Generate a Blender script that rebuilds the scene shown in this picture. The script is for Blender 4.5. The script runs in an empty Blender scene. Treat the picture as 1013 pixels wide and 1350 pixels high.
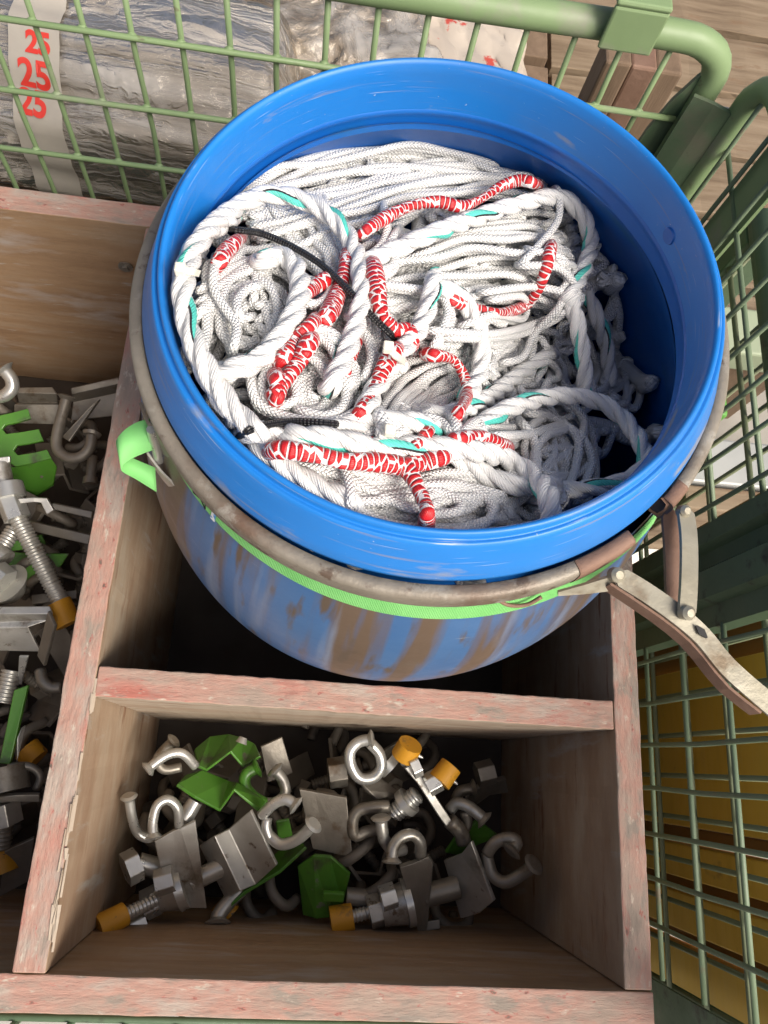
import bpy, bmesh, math, random
import numpy as np
from mathutils import Vector, Matrix
random.seed(7); rng = np.random.default_rng(7)
S = bpy.context.scene
COL = S.collection

# ------------------------------------------------------------------ camera
CR = np.array([[0.9905810678601866, 0.054488249047684234, 0.12561918130878696],
               [0.09067809336450838, -0.94845919871333, -0.3036488626025881],
               [0.10259937319872072, 0.3121797224224941, -0.9444666164176818]])
CF = 1020.56
CO = np.array([0, 0, .65])
cd = bpy.data.cameras.new('camera'); cam = bpy.data.objects.new('camera', cd); COL.objects.link(cam)
cd.sensor_fit = 'VERTICAL'; cd.sensor_height = 24; cd.lens = 24 * CF / 1350
cd.clip_start = .01; cd.clip_end = 100
rot = Matrix(((CR[0][0], -CR[1][0], -CR[2][0]), (CR[0][1], -CR[1][1], -CR[2][1]), (CR[0][2], -CR[1][2], -CR[2][2])))
cam.matrix_world = Matrix.Translation(Vector(CO)) @ rot.to_4x4()
S.camera = cam

def ray(p): return CR.T @ np.array([(p[0] - 506.5) / CF, (p[1] - 675) / CF, 1.0])
def onz(p, z): v = ray(p); return CO + v * ((z - CO[2]) / v[2])
def onx(p, x): v = ray(p); return CO + v * ((x - CO[0]) / v[0])
def ony(p, y): v = ray(p); return CO + v * ((y - CO[1]) / v[1])

# ------------------------------------------------------------------ objects
WLOC = {}
def thing(name, label, cat, loc, group=None):
    o = bpy.data.objects.new(name, None); COL.objects.link(o); o.empty_display_size = .02
    o.location = [float(a) for a in loc]; WLOC[o] = np.array(loc, float)
    o['label'] = label; o['category'] = cat
    if group: o['group'] = group
    return o
def tag(o, label, cat, group=None):
    o['label'] = label; o['category'] = cat
    if group: o['group'] = group
    return o

class MB:
    def __init__(s): s.v = []; s.f = []; s.m = []; s.uv = []; s.n = 0; s.sm = []
    def add(s, v, f, mi=0, uv=None, smooth=False):
        v = np.asarray(v, float); b = s.n
        s.v.append(v); s.n += len(v)
        for k, q in enumerate(f):
            s.f.append([b + i for i in q]); s.m.append(mi if np.isscalar(mi) else mi[k]); s.sm.append(smooth)
            s.uv.append(uv[k] if uv is not None else None)
    def build(s, name, mats, parent=None, bevel=0):
        v = np.concatenate(s.v)
        c = (v.min(0) + v.max(0)) / 2
        me = bpy.data.meshes.new(name)
        me.from_pydata((v - c).tolist(), [], s.f)
        if not isinstance(mats, (list, tuple)): mats = [mats]
        for m in mats: me.materials.append(m)
        me.polygons.foreach_set('material_index', s.m)
        me.polygons.foreach_set('use_smooth', s.sm)
        if any(u is not None for u in s.uv):
            l = me.uv_layers.new(name='UVMap'); arr = []
            for f, u in zip(s.f, s.uv):
                arr += (u if u is not None else [(0, 0)] * len(f))
            l.data.foreach_set('uv', np.array(arr, float).ravel())
        o = bpy.data.objects.new(name, me); COL.objects.link(o)
        if parent is None: o.location = c; WLOC[o] = c
        else:
            o.parent = parent; o.location = c - WLOC[parent]; WLOC[o] = c
        if bevel:
            b = o.modifiers.new('bevel', 'BEVEL'); b.width = bevel; b.segments = 2; b.limit_method = 'ANGLE'; b.angle_limit = math.radians(35)
        return o

def frames(P):
    P = np.asarray(P, float); n = len(P)
    T = np.gradient(P, axis=0); T /= np.linalg.norm(T, axis=1)[:, None] + 1e-12
    up = np.array([0, 0, 1.0])
    if abs(T[0] @ up) > .9: up = np.array([1.0, 0, 0])
    N = np.zeros_like(P); B = np.zeros_like(P)
    a = up - T[0] * (up @ T[0]); a /= np.linalg.norm(a)
    for i in range(n):
        a = a - T[i] * (a @ T[i]); a /= np.linalg.norm(a) + 1e-12
        N[i] = a; B[i] = np.cross(T[i], a)
    return T, N, B

def catmull(pts, step):
    P = np.asarray(pts, float)
    if len(P) == 2: 
        n = max(2, int(np.linalg.norm(P[1] - P[0]) / step) + 1)
        return P[0] + (P[1] - P[0]) * np.linspace(0, 1, n)[:, None]
    Q = np.vstack([2 * P[0] - P[1], P, 2 * P[-1] - P[-2]]); out = []
    for i in range(1, len(Q) - 2):
        n = 12
        t = np.linspace(0, 1, n, endpoint=False)[:, None]
        p0, p1, p2, p3 = Q[i - 1], Q[i], Q[i + 1], Q[i + 2]
        out.append(.5 * (2 * p1 + (p2 - p0) * t + (2 * p0 - 5 * p1 + 4 * p2 - p3) * t * t + (3 * p1 - p0 - 3 * p2 + p3) * t ** 3))
    out = np.vstack(out + [P[-1:]])
    d = np.r_[0, np.cumsum(np.linalg.norm(np.diff(out, axis=0), axis=1))]
    n = max(3, int(d[-1] / step) + 1)
    s = np.linspace(0, d[-1], n)
    return np.stack([np.interp(s, d, out[:, k]) for k in range(3)], 1)

def ringmesh(mb, C, u, seg, mi=0, cap=True, v0=0., mfun=None):
    """C: (n,seg,3) rings"""
    n = len(C); V = C.reshape(-1, 3); f = []; uv = []; ms = []
    for i in range(n - 1):
        for j in range(seg):
            k = (j + 1) % seg
            f.append((i * seg + j, i * seg + k, (i + 1) * seg + k, (i + 1) * seg + j))
            uv.append([(u[i], j / seg), (u[i], (j + 1) / seg), (u[i + 1], (j + 1) / seg), (u[i + 1], j / seg)])
    if cap:
        f.append(tuple(range(seg - 1, -1, -1))); uv.append([(u[0], 0)] * seg)
        f.append(tuple((n - 1) * seg + j for j in range(seg))); uv.append([(u[-1], 0)] * seg)
    mb.add(V, f, mi, uv, True)

def tube(mb, P, r, seg=10, mi=0, u0=0., cap=True, flat=1.):
    P = np.asarray(P, float); T, N, B = frames(P)
    u = u0 + np.r_[0, np.cumsum(np.linalg.norm(np.diff(P, axis=0), axis=1))]
    r = np.broadcast_to(np.asarray(r, float), (len(P),))
    a = np.linspace(0, 2 * math.pi, seg, endpoint=False)
    C = P[:, None] + r[:, None, None] * (np.cos(a)[None, :, None] * N[:, None] * flat + np.sin(a)[None, :, None] * B[:, None])
    ringmesh(mb, C, u, seg, mi, cap)

def twisted(mb, P, R, lay, seg=10):
    P = np.asarray(P, float); T, N, B = frames(P)
    u = np.r_[0, np.cumsum(np.linalg.norm(np.diff(P, axis=0), axis=1))]
    off, rs = R * .46, R * .56
    ph = random.uniform(0, 6.28)
    a = np.linspace(0, 2 * math.pi, seg, endpoint=False)
    for k in range(3):
        th = 2 * math.pi * u / lay + 2 * math.pi * k / 3 + ph
        O = np.cos(th)[:, None] * N + np.sin(th)[:, None] * B
        W = -np.sin(th)[:, None] * N + np.cos(th)[:, None] * B
        Cn = P + off * O
        C = Cn[:, None] + rs * (np.cos(a)[None, :, None] * O[:, None] + np.sin(a)[None, :, None] * W[:, None])
        ringmesh(mb, C, u, seg, 1 if k == 0 else 0, True)

def box(mb, lo, hi, mi=0, top=None, n=1, jit=0., axis=0):
    """box; optional subdivision along an axis with edge jitter; top face gets material `top`"""
    lo = np.array(lo, float); hi = np.array(hi, float)
    o = [k for k in range(3) if k != axis]
    ts = np.linspace(0, 1, n + 1); V = []
    for t in ts:
        for (a, b) in ((0, 0), (1, 0), (1, 1), (0, 1)):
            p = np.zeros(3); p[axis] = lo[axis] + (hi[axis] - lo[axis]) * t
            p[o[0]] = lo[o[0]] if a == 0 else hi[o[0]]; p[o[1]] = lo[o[1]] if b == 0 else hi[o[1]]
            if jit:
                for q in o: p[q] += random.gauss(0, jit) * (1 if q != 2 or p[2] > lo[2] + .01 else 0)
            V.append(p)
    F = []; M = []
    flip = axis == 1
    for i in range(n):
        for j in range(4):
            k = (j + 1) % 4
            q = (i * 4 + j, i * 4 + k, (i + 1) * 4 + k, (i + 1) * 4 + j)
            F.append(q if not flip else q[::-1])
            zs = [V[x][2] for x in q]
            M.append(top if top is not None and min(zs) > hi[2] - .008 else mi)
    a = (3, 2, 1, 0); b = tuple(n * 4 + x for x in (0, 1, 2, 3))
    F += [a if not flip else a[::-1], b if not flip else b[::-1]]; M += [mi, mi]
    mb.add(V, F, M)

def cyl(mb, A, B, r, seg=16, mi=0, r2=None, smooth=True):
    A = np.asarray(A, float); B = np.asarray(B, float)
    t = (B - A) / np.linalg.norm(B - A); up = np.array([0, 0, 1.]) if abs(t[2]) < .9 else np.array([1., 0, 0])
    n = np.cross(t, up); n /= np.linalg.norm(n); b = np.cross(t, n)
    a = np.linspace(0, 2 * math.pi, seg, endpoint=False)
    ring = np.cos(a)[:, None] * n + np.sin(a)[:, None] * b
    r2 = r if r2 is None else r2
    V = np.vstack([A + r * ring, B + r2 * ring])
    F = [(j, j + seg, (j + 1) % seg + seg, (j + 1) % seg) for j in range(seg)]
    mb.add(V, F, mi, None, smooth)
    mb.add(V, [tuple(range(seg)), tuple(range(2 * seg - 1, seg - 1, -1))], mi)

def strip(mb, A, B, th, mi=0):
    """folded plate between two 3-D polylines with thickness"""
    A = np.asarray(A, float); B = np.asarray(B, float); n = len(A)
    if len(B) != n:
        t = np.linspace(0, 1, n); B = np.stack([np.interp(t, np.linspace(0, 1, len(B)), B[:, k]) for k in range(3)], 1)
    fn = [np.cross(A[i + 1] - A[i], B[i] - A[i]) for i in range(n - 1)]
    fn = [q / np.linalg.norm(q) for q in fn]
    vn = []
    for i in range(n):
        q = fn[max(0, i - 1)] + fn[min(n - 2, i)]; q /= np.linalg.norm(q) + 1e-9
        vn.append(q)
    vn = np.array(vn)
    V = np.vstack([A, B, A - th * vn, B - th * vn]); F = []
    for i in range(n - 1):
        F += [(i, i + 1, n + i + 1, n + i), (2 * n + i, 3 * n + i, 3 * n + i + 1, 2 * n + i + 1),
              (i, 2 * n + i, 2 * n + i + 1, i + 1), (n + i, n + i + 1, 3 * n + i + 1, 3 * n + i)]
    F += [(0, n, 3 * n, 2 * n), (n - 1, 3 * n - 1, 4 * n - 1, 2 * n - 1)]
    mb.add(V, F, mi)

# ------------------------------------------------------------------ materials
def M(name, cols, scale=6., stretch=(1, 1, 1), rough=(.5, .7), metal=0., bump=0., bscale=60., detail=6., patch=(), coat=0., bst=None, spec=.5, ramp=None, trans=0.):
    """procedural: noise ramp of colours, optional patches [(colour, scale, lo, hi, stretch)], noise roughness and bump"""
    m = bpy.data.materials.new(name); m.use_nodes = True; nt = m.node_tree; N = nt.nodes; L = nt.links
    bs = N['Principled BSDF']
    tc = N.new('ShaderNodeTexCoord'); oi = N.new('ShaderNodeObjectInfo')
    ad = N.new('ShaderNodeVectorMath'); ad.operation = 'MULTIPLY_ADD'
    cx = N.new('ShaderNodeCombineXYZ')
    for k in range(3): L.new(oi.outputs['Random'], cx.inputs[k])
    L.new(cx.outputs[0], ad.inputs[0]); ad.inputs[1].default_value = (17, 9, 13); L.new(tc.outputs['Object'], ad.inputs[2])
    def noise(sc, st, det=detail):
        mp = N.new('ShaderNodeMapping'); L.new(ad.outputs[0], mp.inputs[0]); mp.inputs['Scale'].default_value = st
        t = N.new('ShaderNodeTexNoise'); t.inputs['Scale'].default_value = sc; t.inputs['Detail'].default_value = det; t.inputs['Roughness'].default_value = .62
        L.new(mp.outputs[0], t.inputs['Vector']); return t.outputs['Fac']
    base = noise(scale, stretch)
    r = N.new('ShaderNodeValToRGB'); L.new(base, r.inputs[0])
    el = r.color_ramp.elements
    k = len(cols); lo, hi = ramp or (.3, .7)
    while len(el) < k: el.new(.5)
    for i, c in enumerate(cols): el[i].position = lo + (hi - lo) * i / max(1, k - 1); el[i].color = (*c, 1)
    if k == 1: el[1].color = (*cols[0], 1)
    out = r.outputs[0]
    for (c, sc, a, b, st) in patch:
        w = noise(sc, st); mr = N.new('ShaderNodeMapRange'); mr.inputs[1].default_value = a; mr.inputs[2].default_value = b; L.new(w, mr.inputs[0])
        mx = N.new('ShaderNodeMix'); mx.data_type = 'RGBA'; L.new(mr.outputs[0], mx.inputs[0]); L.new(out, mx.inputs[6]); mx.inputs[7].default_value = (*c, 1)
        out = mx.outputs[2]
    L.new(out, bs.inputs['Base Color'])
    mr = N.new('ShaderNodeMapRange'); mr.inputs[1].default_value = .3; mr.inputs[2].default_value = .7; mr.inputs[3].default_value = rough[0]; mr.inputs[4].default_value = rough[1]
    L.new(noise(scale * 2.3, stretch), mr.inputs[0]); L.new(mr.outputs[0], bs.inputs['Roughness'])
    bs.inputs['Metallic'].default_value = metal; bs.inputs['Specular IOR Level'].default_value = spec
    bs.inputs['Coat Weight'].default_value = coat
    if bump:
        bp = N.new('ShaderNodeBump'); bp.inputs['Strength'].default_value = min(1, bump); bp.inputs['Distance'].default_value = .002
        L.new(noise(bscale, bst or stretch), bp.inputs['Height']); L.new(bp.outputs[0], bs.inputs['Normal'])
    return m

def mathn(nt, op, a, b=None, c=None):
    n = nt.nodes.new('ShaderNodeMath'); n.operation = op
    for k, x in enumerate((a, b, c)):
        if x is None: continue
        if isinstance(x, (int, float)): n.inputs[k].default_value = x
        else: nt.links.new(x, n.inputs[k])
    return n.outputs[0]

def rope_mat(name, kind):
    m = bpy.data.materials.new(name); m.use_nodes = True; nt = m.node_tree; N = nt.nodes; L = nt.links; bs = N['Principled BSDF']
    uv = N.new('ShaderNodeUVMap'); sp = N.new('ShaderNodeSeparateXYZ'); L.new(uv.outputs[0], sp.inputs[0]); u, v = sp.outputs[0], sp.outputs[1]
    bp = N.new('ShaderNodeBump'); L.new(bp.outputs[0], bs.inputs['Normal'])
    bs.inputs['Roughness'].default_value = .42
    W = lambda x: mathn(nt, 'SINE', mathn(nt, 'MULTIPLY', x, 2 * math.pi))
    tn = N.new('ShaderNodeTexNoise'); tn.inputs['Scale'].default_value = 25; tn.inputs['Detail'].default_value = 3
    tc = N.new('ShaderNodeTexCoord'); L.new(tc.outputs['Object'], tn.inputs['Vector'])
    rp = N.new('ShaderNodeValToRGB'); L.new(tn.outputs['Fac'], rp.inputs[0])
    rp.color_ramp.elements[0].position = .3; rp.color_ramp.elements[1].position = .7
    if kind == 'braid':
        a = mathn(nt, 'DIVIDE', u, .0056)
        x = mathn(nt, 'MULTIPLY_ADD', v, 3.0, a); y = mathn(nt, 'MULTIPLY_ADD', v, -3.0, a)
        h = mathn(nt, 'MULTIPLY', W(x), W(y))
        h = mathn(nt, 'ABSOLUTE', h); h = mathn(nt, 'POWER', h, .55)
        L.new(h, bp.inputs['Height']); bp.inputs['Strength'].default_value = 1; bp.inputs['Distance'].default_value = .00095
        rp.color_ramp.elements[0].color = (.79, .79, .78, 1); rp.color_ramp.elements[1].color = (.86, .86, .85, 1)
        L.new(rp.outputs[0], bs.inputs['Base Color'])
        bs.inputs['Roughness'].default_value = .34
    elif kind in ('twist', 'tracer'):
        h = W(mathn(nt, 'MULTIPLY_ADD', v, 11., mathn(nt, 'MULTIPLY', u, -210.)))
        h2 = W(mathn(nt, 'MULTIPLY_ADD', v, 29., mathn(nt, 'MULTIPLY', u, -520.)))
        h = mathn(nt, 'MULTIPLY_ADD', h2, .4, h)
        L.new(h, bp.inputs['Height']); bp.inputs['Strength'].default_value = .6; bp.inputs['Distance'].default_value = .0005
        rp.color_ramp.elements[0].color = (.72, .72, .71, 1); rp.color_ramp.elements[1].color = (.80, .80, .79, 1)
        out = rp.outputs[0]
        if kind == 'tracer':
            vv = mathn(nt, 'FRACT', mathn(nt, 'MULTIPLY_ADD', u, 1 / .040, mathn(nt, 'ADD', v, .5)))     # the tracer yarn winds round its strand
            for lo, hi, c in ((.37, .57, (.10, .58, .50, 1)), (.57, .63, (.02, .02, .025, 1))):
                w = mathn(nt, 'MULTIPLY', mathn(nt, 'GREATER_THAN', vv, lo), mathn(nt, 'LESS_THAN', vv, hi))
                mx = N.new('ShaderNodeMix'); mx.data_type = 'RGBA'; L.new(w, mx.inputs[0]); L.new(out, mx.inputs[6]); mx.inputs[7].default_value = c; out = mx.outputs[2]
        L.new(out, bs.inputs['Base Color'])
    elif kind == 'red':
        cx = N.new('ShaderNodeCombineXYZ'); L.new(mathn(nt, 'DIVIDE', u, .0034), cx.inputs[0]); L.new(mathn(nt, 'MULTIPLY', v, mathn(nt, 'MULTIPLY_ADD', W(mathn(nt, 'MULTIPLY', u, 14.)), 1.4, 2.7)), cx.inputs[1])
        vo = N.new('ShaderNodeTexVoronoi'); vo.voronoi_dimensions = '2D'; vo.feature = 'DISTANCE_TO_EDGE'; vo.inputs['Scale'].default_value = 1; vo.inputs['Randomness'].default_value = .7
        L.new(cx.outputs[0], vo.inputs['Vector'])
        w = mathn(nt, 'LESS_THAN', vo.outputs['Distance'], .10)
        rp.color_ramp.elements[0].color = (.42, .008, .012, 1); rp.color_ramp.elements[1].color = (.55, .015, .02, 1)
        mx = N.new('ShaderNodeMix'); mx.data_type = 'RGBA'; L.new(w, mx.inputs[0]); L.new(rp.outputs[0], mx.inputs[6]); mx.inputs[7].default_value = (.8, .76, .76, 1)
        L.new(mx.outputs[2], bs.inputs['Base Color'])
        hh = mathn(nt, 'MINIMUM', vo.outputs['Distance'], .3)
        hh = mathn(nt, 'MULTIPLY_ADD', w, .22, hh)
        hh = mathn(nt, 'MULTIPLY_ADD', W(mathn(nt, 'MULTIPLY', v, 30.)), .02, hh)
        L.new(hh, bp.inputs['Height']); bp.inputs['Strength'].default_value = 1; bp.inputs['Distance'].default_value = .003
    elif kind == 'black':
        h = mathn(nt, 'MULTIPLY', W(mathn(nt, 'MULTIPLY_ADD', v, 3., mathn(nt, 'DIVIDE', u, .004))), W(mathn(nt, 'MULTIPLY_ADD', v, -3., mathn(nt, 'DIVIDE', u, .004))))
        L.new(h, bp.inputs['Height']); bp.inputs['Strength'].default_value = .8; bp.inputs['Distance'].default_value = .0008
        bs.inputs['Base Color'].default_value = (.012, .012, .014, 1)
    return m

braid_m = rope_mat('braided white polyester', 'braid'); tw_m = rope_mat('twisted white polypropylene', 'twist')
tr_m = rope_mat('twisted strand with teal tracer', 'tracer'); red_m = rope_mat('red sleeve under white net', 'red'); blk_m = rope_mat('black cord', 'black')

def edge_mat(st):
    g = tuple(1 if q == 1 else 4 for q in st)
    return M('worn red painted wood edge', [(.22, .175, .14), (.30, .22, .175), (.35, .20, .155), (.33, .27, .225), (.30, .17, .13)], 11, st, (.7, .9), bump=1, bscale=45, detail=12, bst=g,
           patch=[((.34, .12, .09), 15, .56, .70, st), ((.23, .19, .155), 24, .55, .65, st), ((.35, .09, .07), 70, .61, .68, st), ((.41, .35, .285), 60, .60, .68, st), ((.12, .09, .07), 70, .65, .70, st)])
edge_x, edge_y = edge_mat((1, 2.6, 2.6)), edge_mat((2.6, 1, 2.6))
facex_m = M('scuffed grey brown plywood', [(.25, .155, .095), (.32, .23, .155), (.38, .315, .235)], 7, (1, 1, 3), (.55, .8), bump=.35, bscale=40, bst=(1, 1, 6),
            patch=[((.19, .09, .045), 26, .60, .68, (1, .35, 2.0)), ((.36, .33, .29), 18, .58, .7, (2, 2, .4))])
facey_m = M('brown film faced plywood', [(.225, .14, .08), (.29, .19, .11), (.32, .245, .17)], 6, (1, 5, 6), (.42, .7), bump=.25, bscale=40, bst=(.6, 6, 6),
            patch=[((.34, .29, .25), 9, .54, .70, (1, 3, 3.5)), ((.36, .32, .28), 55, .64, .72, (.4, 2, 3))])
divf_m = M('weathered whitish plywood face', [(.26, .18, .125), (.33, .265, .20), (.37, .32, .255)], 8, (1, 5, 6), (.6, .85), bump=.35, bscale=40, bst=(.6, 6, 6),
           patch=[((.20, .12, .075), 20, .60, .7, (.4, 2, 4))])
blue_m = M('blue drum plastic', [(.006, .15, .50), (.011, .18, .56)], 7, (1, 1, 1), (.32, .5), bump=.06, bscale=90,
           patch=[((.20, .28, .42), 12, .66, .74, (1, 1, 2)), ((.18, .30, .55), 130, .70, .76, (.3, 1, 1))])
ring_m = M('tarnished zinc steel with rust', [(.17, .15, .12), (.235, .21, .17), (.16, .13, .10)], 12, (1, 1, 1), (.42, .65), metal=.2, bump=.6, bscale=90,
           patch=[((.12, .065, .04), 7, .52, .64, (1, 1, 1.5)), ((.30, .28, .24), 30, .56, .64, (1, 1, 1)), ((.10, .07, .05), 60, .58, .66, (1, 1, 1))])
lever_m = M('yellowed zinc lever steel', [(.27, .25, .185), (.34, .32, .26)], 22, (1, 1, 1), (.38, .6), metal=.45, bump=.25, bscale=120,
            patch=[((.17, .13, .085), 24, .54, .66, (1, 1, 1))])
rust_m = M('rusty brown steel', [(.16, .09, .06), (.24, .15, .11)], 24, (1, 1, 1), (.6, .8), metal=.3, bump=.4, bscale=130)
green_m = M('sage green powder coat', [(.165, .24, .115), (.20, .285, .14)], 10, (1, 1, 1), (.42, .6), bump=.1, bscale=120, patch=[((.12, .10, .06), 40, .66, .74, (1, 1, 1)), ((.22, .24, .17), 14, .58, .7, (1, 1, 1))])
dkgreen_m = M('dirty dark green steel', [(.06, .10, .055), (.085, .135, .075)], 12, (1, 1, 1), (.45, .65), bump=.2, bscale=90, patch=[((.11, .115, .08), 12, .55, .7, (1, 1, 1)), ((.03, .03, .02), 30, .6, .7, (1, 1, 1))])
strap_m = M('lime green webbing', [(.15, .46, .13), (.20, .53, .17)], 30, (1, 1, 1), (.6, .75), bump=.5, bscale=500, detail=1)
def ribs():
    nt = strap_m.node_tree; uv = nt.nodes.new('ShaderNodeUVMap'); sp = nt.nodes.new('ShaderNodeSeparateXYZ'); nt.links.new(uv.outputs[0], sp.inputs[0])
    bp = [n for n in nt.nodes if n.type == 'BUMP'][0]; bp.inputs['Distance'].default_value = .00022
    nt.links.new(mathn(nt, 'SINE', mathn(nt, 'MULTIPLY', sp.outputs[0], 1150.)), bp.inputs['Height'])

zinc_m = M('dull zinc plated steel', [(.34, .33, .29), (.47, .46, .42), (.56, .55, .51)], 20, (1, 1, 1), (.28, .46), metal=.65, bump=.12, bscale=150, patch=[((.20, .17, .13), 25, .56, .70, (1, 1, 1)), ((.16, .12, .08), 70, .62, .70, (1, 1, 1))])
zincl_m = M('pale zinc plated bolt steel', [(.44, .44, .41), (.58, .58, .55)], 30, (1, 1, 1), (.24, .40), metal=.7, bump=.1, bscale=160)
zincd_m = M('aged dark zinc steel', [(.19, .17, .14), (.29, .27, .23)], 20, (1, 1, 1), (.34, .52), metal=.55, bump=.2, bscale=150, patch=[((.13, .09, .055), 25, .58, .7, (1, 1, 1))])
deepsteel_m = M('shade darkened steel', [(.12, .105, .085), (.19, .17, .14)], 20, (1, 1, 1), (.5, .7), metal=.3, bump=.2, bscale=120)  # steel of the buried clamps, darkened so the gaps in the pile look shaded
lime_m = M('green lacquered steel', [(.055, .18, .018), (.08, .235, .025)], 14, (1, 1, 1), (.3, .45), bump=.06, bscale=120, patch=[((.16, .17, .13), 60, .62, .68, (1, 1, 1)), ((.05, .07, .03), 30, .56, .70, (1, 1, 1))])
cap_m = M('yellow plastic cap', [(.50, .235, .012), (.58, .28, .016)], 20, (1, 1, 1), (.45, .6), bump=.1, bscale=120, patch=[((.28, .15, .03), 60, .58, .68, (1, 1, 1)), ((.08, .06, .04), 110, .64, .70, (1, 1, 1))])
tie_m = M('ivory nylon cable tie', [(.70, .68, .58), (.75, .73, .64)], 20, (1, 1, 1), (.35, .45))
black_m = M('flat black', [(.012, .012, .012)], 20)
conc_m = M('dusty concrete', [(.27, .255, .23), (.34, .325, .30), (.38, .365, .34)], 5, (1, 1, 1), (.8, .95), bump=.3, bscale=60)
pallet_m = M('dry pallet timber', [(.11, .075, .045), (.19, .14, .09), (.24, .185, .125)], 6, (.8, 9, 9), (.7, .9), bump=.4, bscale=35, bst=(.6, 8, 8), patch=[((.17, .11, .065), 16, .60, .68, (.6, 2, 2))])
palletd_m = M('dark pallet block timber', [(.12, .08, .05), (.19, .13, .085)], 7, (6, 6, 1), (.7, .9), bump=.4, bscale=35, bst=(8, 8, .6))
yel_m = M('yellow formwork board', [(.62, .36, .04), (.70, .43, .06), (.66, .41, .07)], 6, (5, 1, 5), (.45, .65), bump=.2, bscale=40, bst=(7, .6, 7), patch=[((.28, .15, .03), 12, .62, .72, (1, 1, 1))])
yeld_m = M('brown strip for a dark gap', [(.24, .12, .03), (.30, .15, .04)], 12, (5, 5, 1), (.6, .8), bump=.3, bscale=40)  # brown of the dark gap strips and of one board
card_m = M('tan cardboard', [(.42, .33, .22), (.47, .37, .26)], 7, (1, 1, 1), (.75, .85), bump=.1, bscale=80)
paper_m = M('translucent white printed tape', [(.33, .30, .26), (.40, .37, .32)], 14, (1, 1, 1), (.35, .5), bump=.15, bscale=60)
redp_m = M('red print', [(.55, .03, .02), (.62, .05, .035)], 40, (1, 1, 1), (.45, .5))
rods_m = M('grey profiles under film', [(.20, .18, .155), (.32, .295, .265), (.44, .415, .38)], 9, (.12, 6, 6), (.3, .5), bump=.5, bscale=14, bst=(.15, 8, 8))
dark_m = M('black plastic tray', [(.03, .028, .026), (.05, .046, .042)], 8, (1, 1, 1), (.5, .7))
grey_m = M('weathered grey steel beam', [(.30, .31, .30), (.38, .39, .38)], 9, (1, 1, 1), (.5, .7), metal=.2)
whited_m = M('white for bright floor', [(.70, .70, .66), (.78, .78, .74)], 9, (1, 1, 1), (.6, .8))
bag_m = M('white plastic sack', [(.42, .36, .30), (.50, .44, .37)], 12, (1, 1, 1), (.25, .4), bump=.9, bscale=18, patch=[((.45, .07, .05), 14, .60, .63, (1, 1, 1.6))])

def film_mat(name, tint, strength, sc, st):
    m = bpy.data.materials.new(name); m.use_nodes = True; nt = m.node_tree; N = nt.nodes; L = nt.links
    for n in list(N): N.remove(n)
    out = N.new('ShaderNodeOutputMaterial'); tr = N.new('ShaderNodeBsdfTransparent'); tr.inputs[0].default_value = (*tint, 1)
    gl = N.new('ShaderNodeBsdfGlossy'); gl.inputs['Roughness'].default_value = .13; gl.inputs[0].default_value = (.80, .75, .68, 1)
    df = N.new('ShaderNodeBsdfDiffuse'); df.inputs[0].default_value = (.6, .58, .55, 1)
    tc = N.new('ShaderNodeTexCoord'); mp = N.new('ShaderNodeMapping'); L.new(tc.outputs['Object'], mp.inputs[0]); mp.inputs['Scale'].default_value = st
    no = N.new('ShaderNodeTexNoise'); no.inputs['Scale'].default_value = sc; no.inputs['Detail'].default_value = 8; no.inputs['Distortion'].default_value = 1.6; L.new(mp.outputs[0], no.inputs[0])
    vo = N.new('ShaderNodeTexVoronoi'); vo.feature = 'DISTANCE_TO_EDGE'; vo.inputs['Scale'].default_value = sc * 1.2
    wv = N.new('ShaderNodeVectorMath'); wv.operation = 'MULTIPLY_ADD'; L.new(no.outputs['Color'], wv.inputs[0]); wv.inputs[1].default_value = (.16, .16, .16); L.new(mp.outputs[0], wv.inputs[2]); L.new(wv.outputs[0], vo.inputs['Vector'])
    hh = mathn(nt, 'MULTIPLY_ADD', no.outputs['Fac'], .5, mathn(nt, 'MINIMUM', vo.outputs['Distance'], .35))
    bp = N.new('ShaderNodeBump'); bp.inputs['Strength'].default_value = 1; bp.inputs['Distance'].default_value = strength; L.new(hh, bp.inputs['Height'])
    fr = N.new('ShaderNodeFresnel'); fr.inputs[0].default_value = 1.55; L.new(bp.outputs[0], fr.inputs['Normal']); L.new(bp.outputs[0], gl.inputs['Normal'])
    mx = N.new('ShaderNodeMixShader'); L.new(mathn(nt, 'MULTIPLY_ADD', fr.outputs[0], .8, .02), mx.inputs[0])
    m2 = N.new('ShaderNodeMixShader'); mr = N.new('ShaderNodeMapRange'); L.new(no.outputs['Fac'], mr.inputs[0]); mr.inputs[1].default_value = .40; mr.inputs[2].default_value = .65; mr.inputs[3].default_value = .08; mr.inputs[4].default_value = .5
    L.new(mr.outputs[0], m2.inputs[0]); L.new(tr.outputs[0], m2.inputs[1]); L.new(df.outputs[0], m2.inputs[2])
    L.new(m2.outputs[0], mx.inputs[1]); L.new(gl.outputs[0], mx.inputs[2]); L.new(mx.outputs[0], out.inputs[0])
    return m
film_m = film_mat('clear stretch film', (.90, .88, .85), .012, 8, (.55, 2.6, 2.6))
film2_m = film_mat('clear crumpled film', (.93, .92, .90), .007, 13, (1, 1, 1))

ribs()
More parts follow.
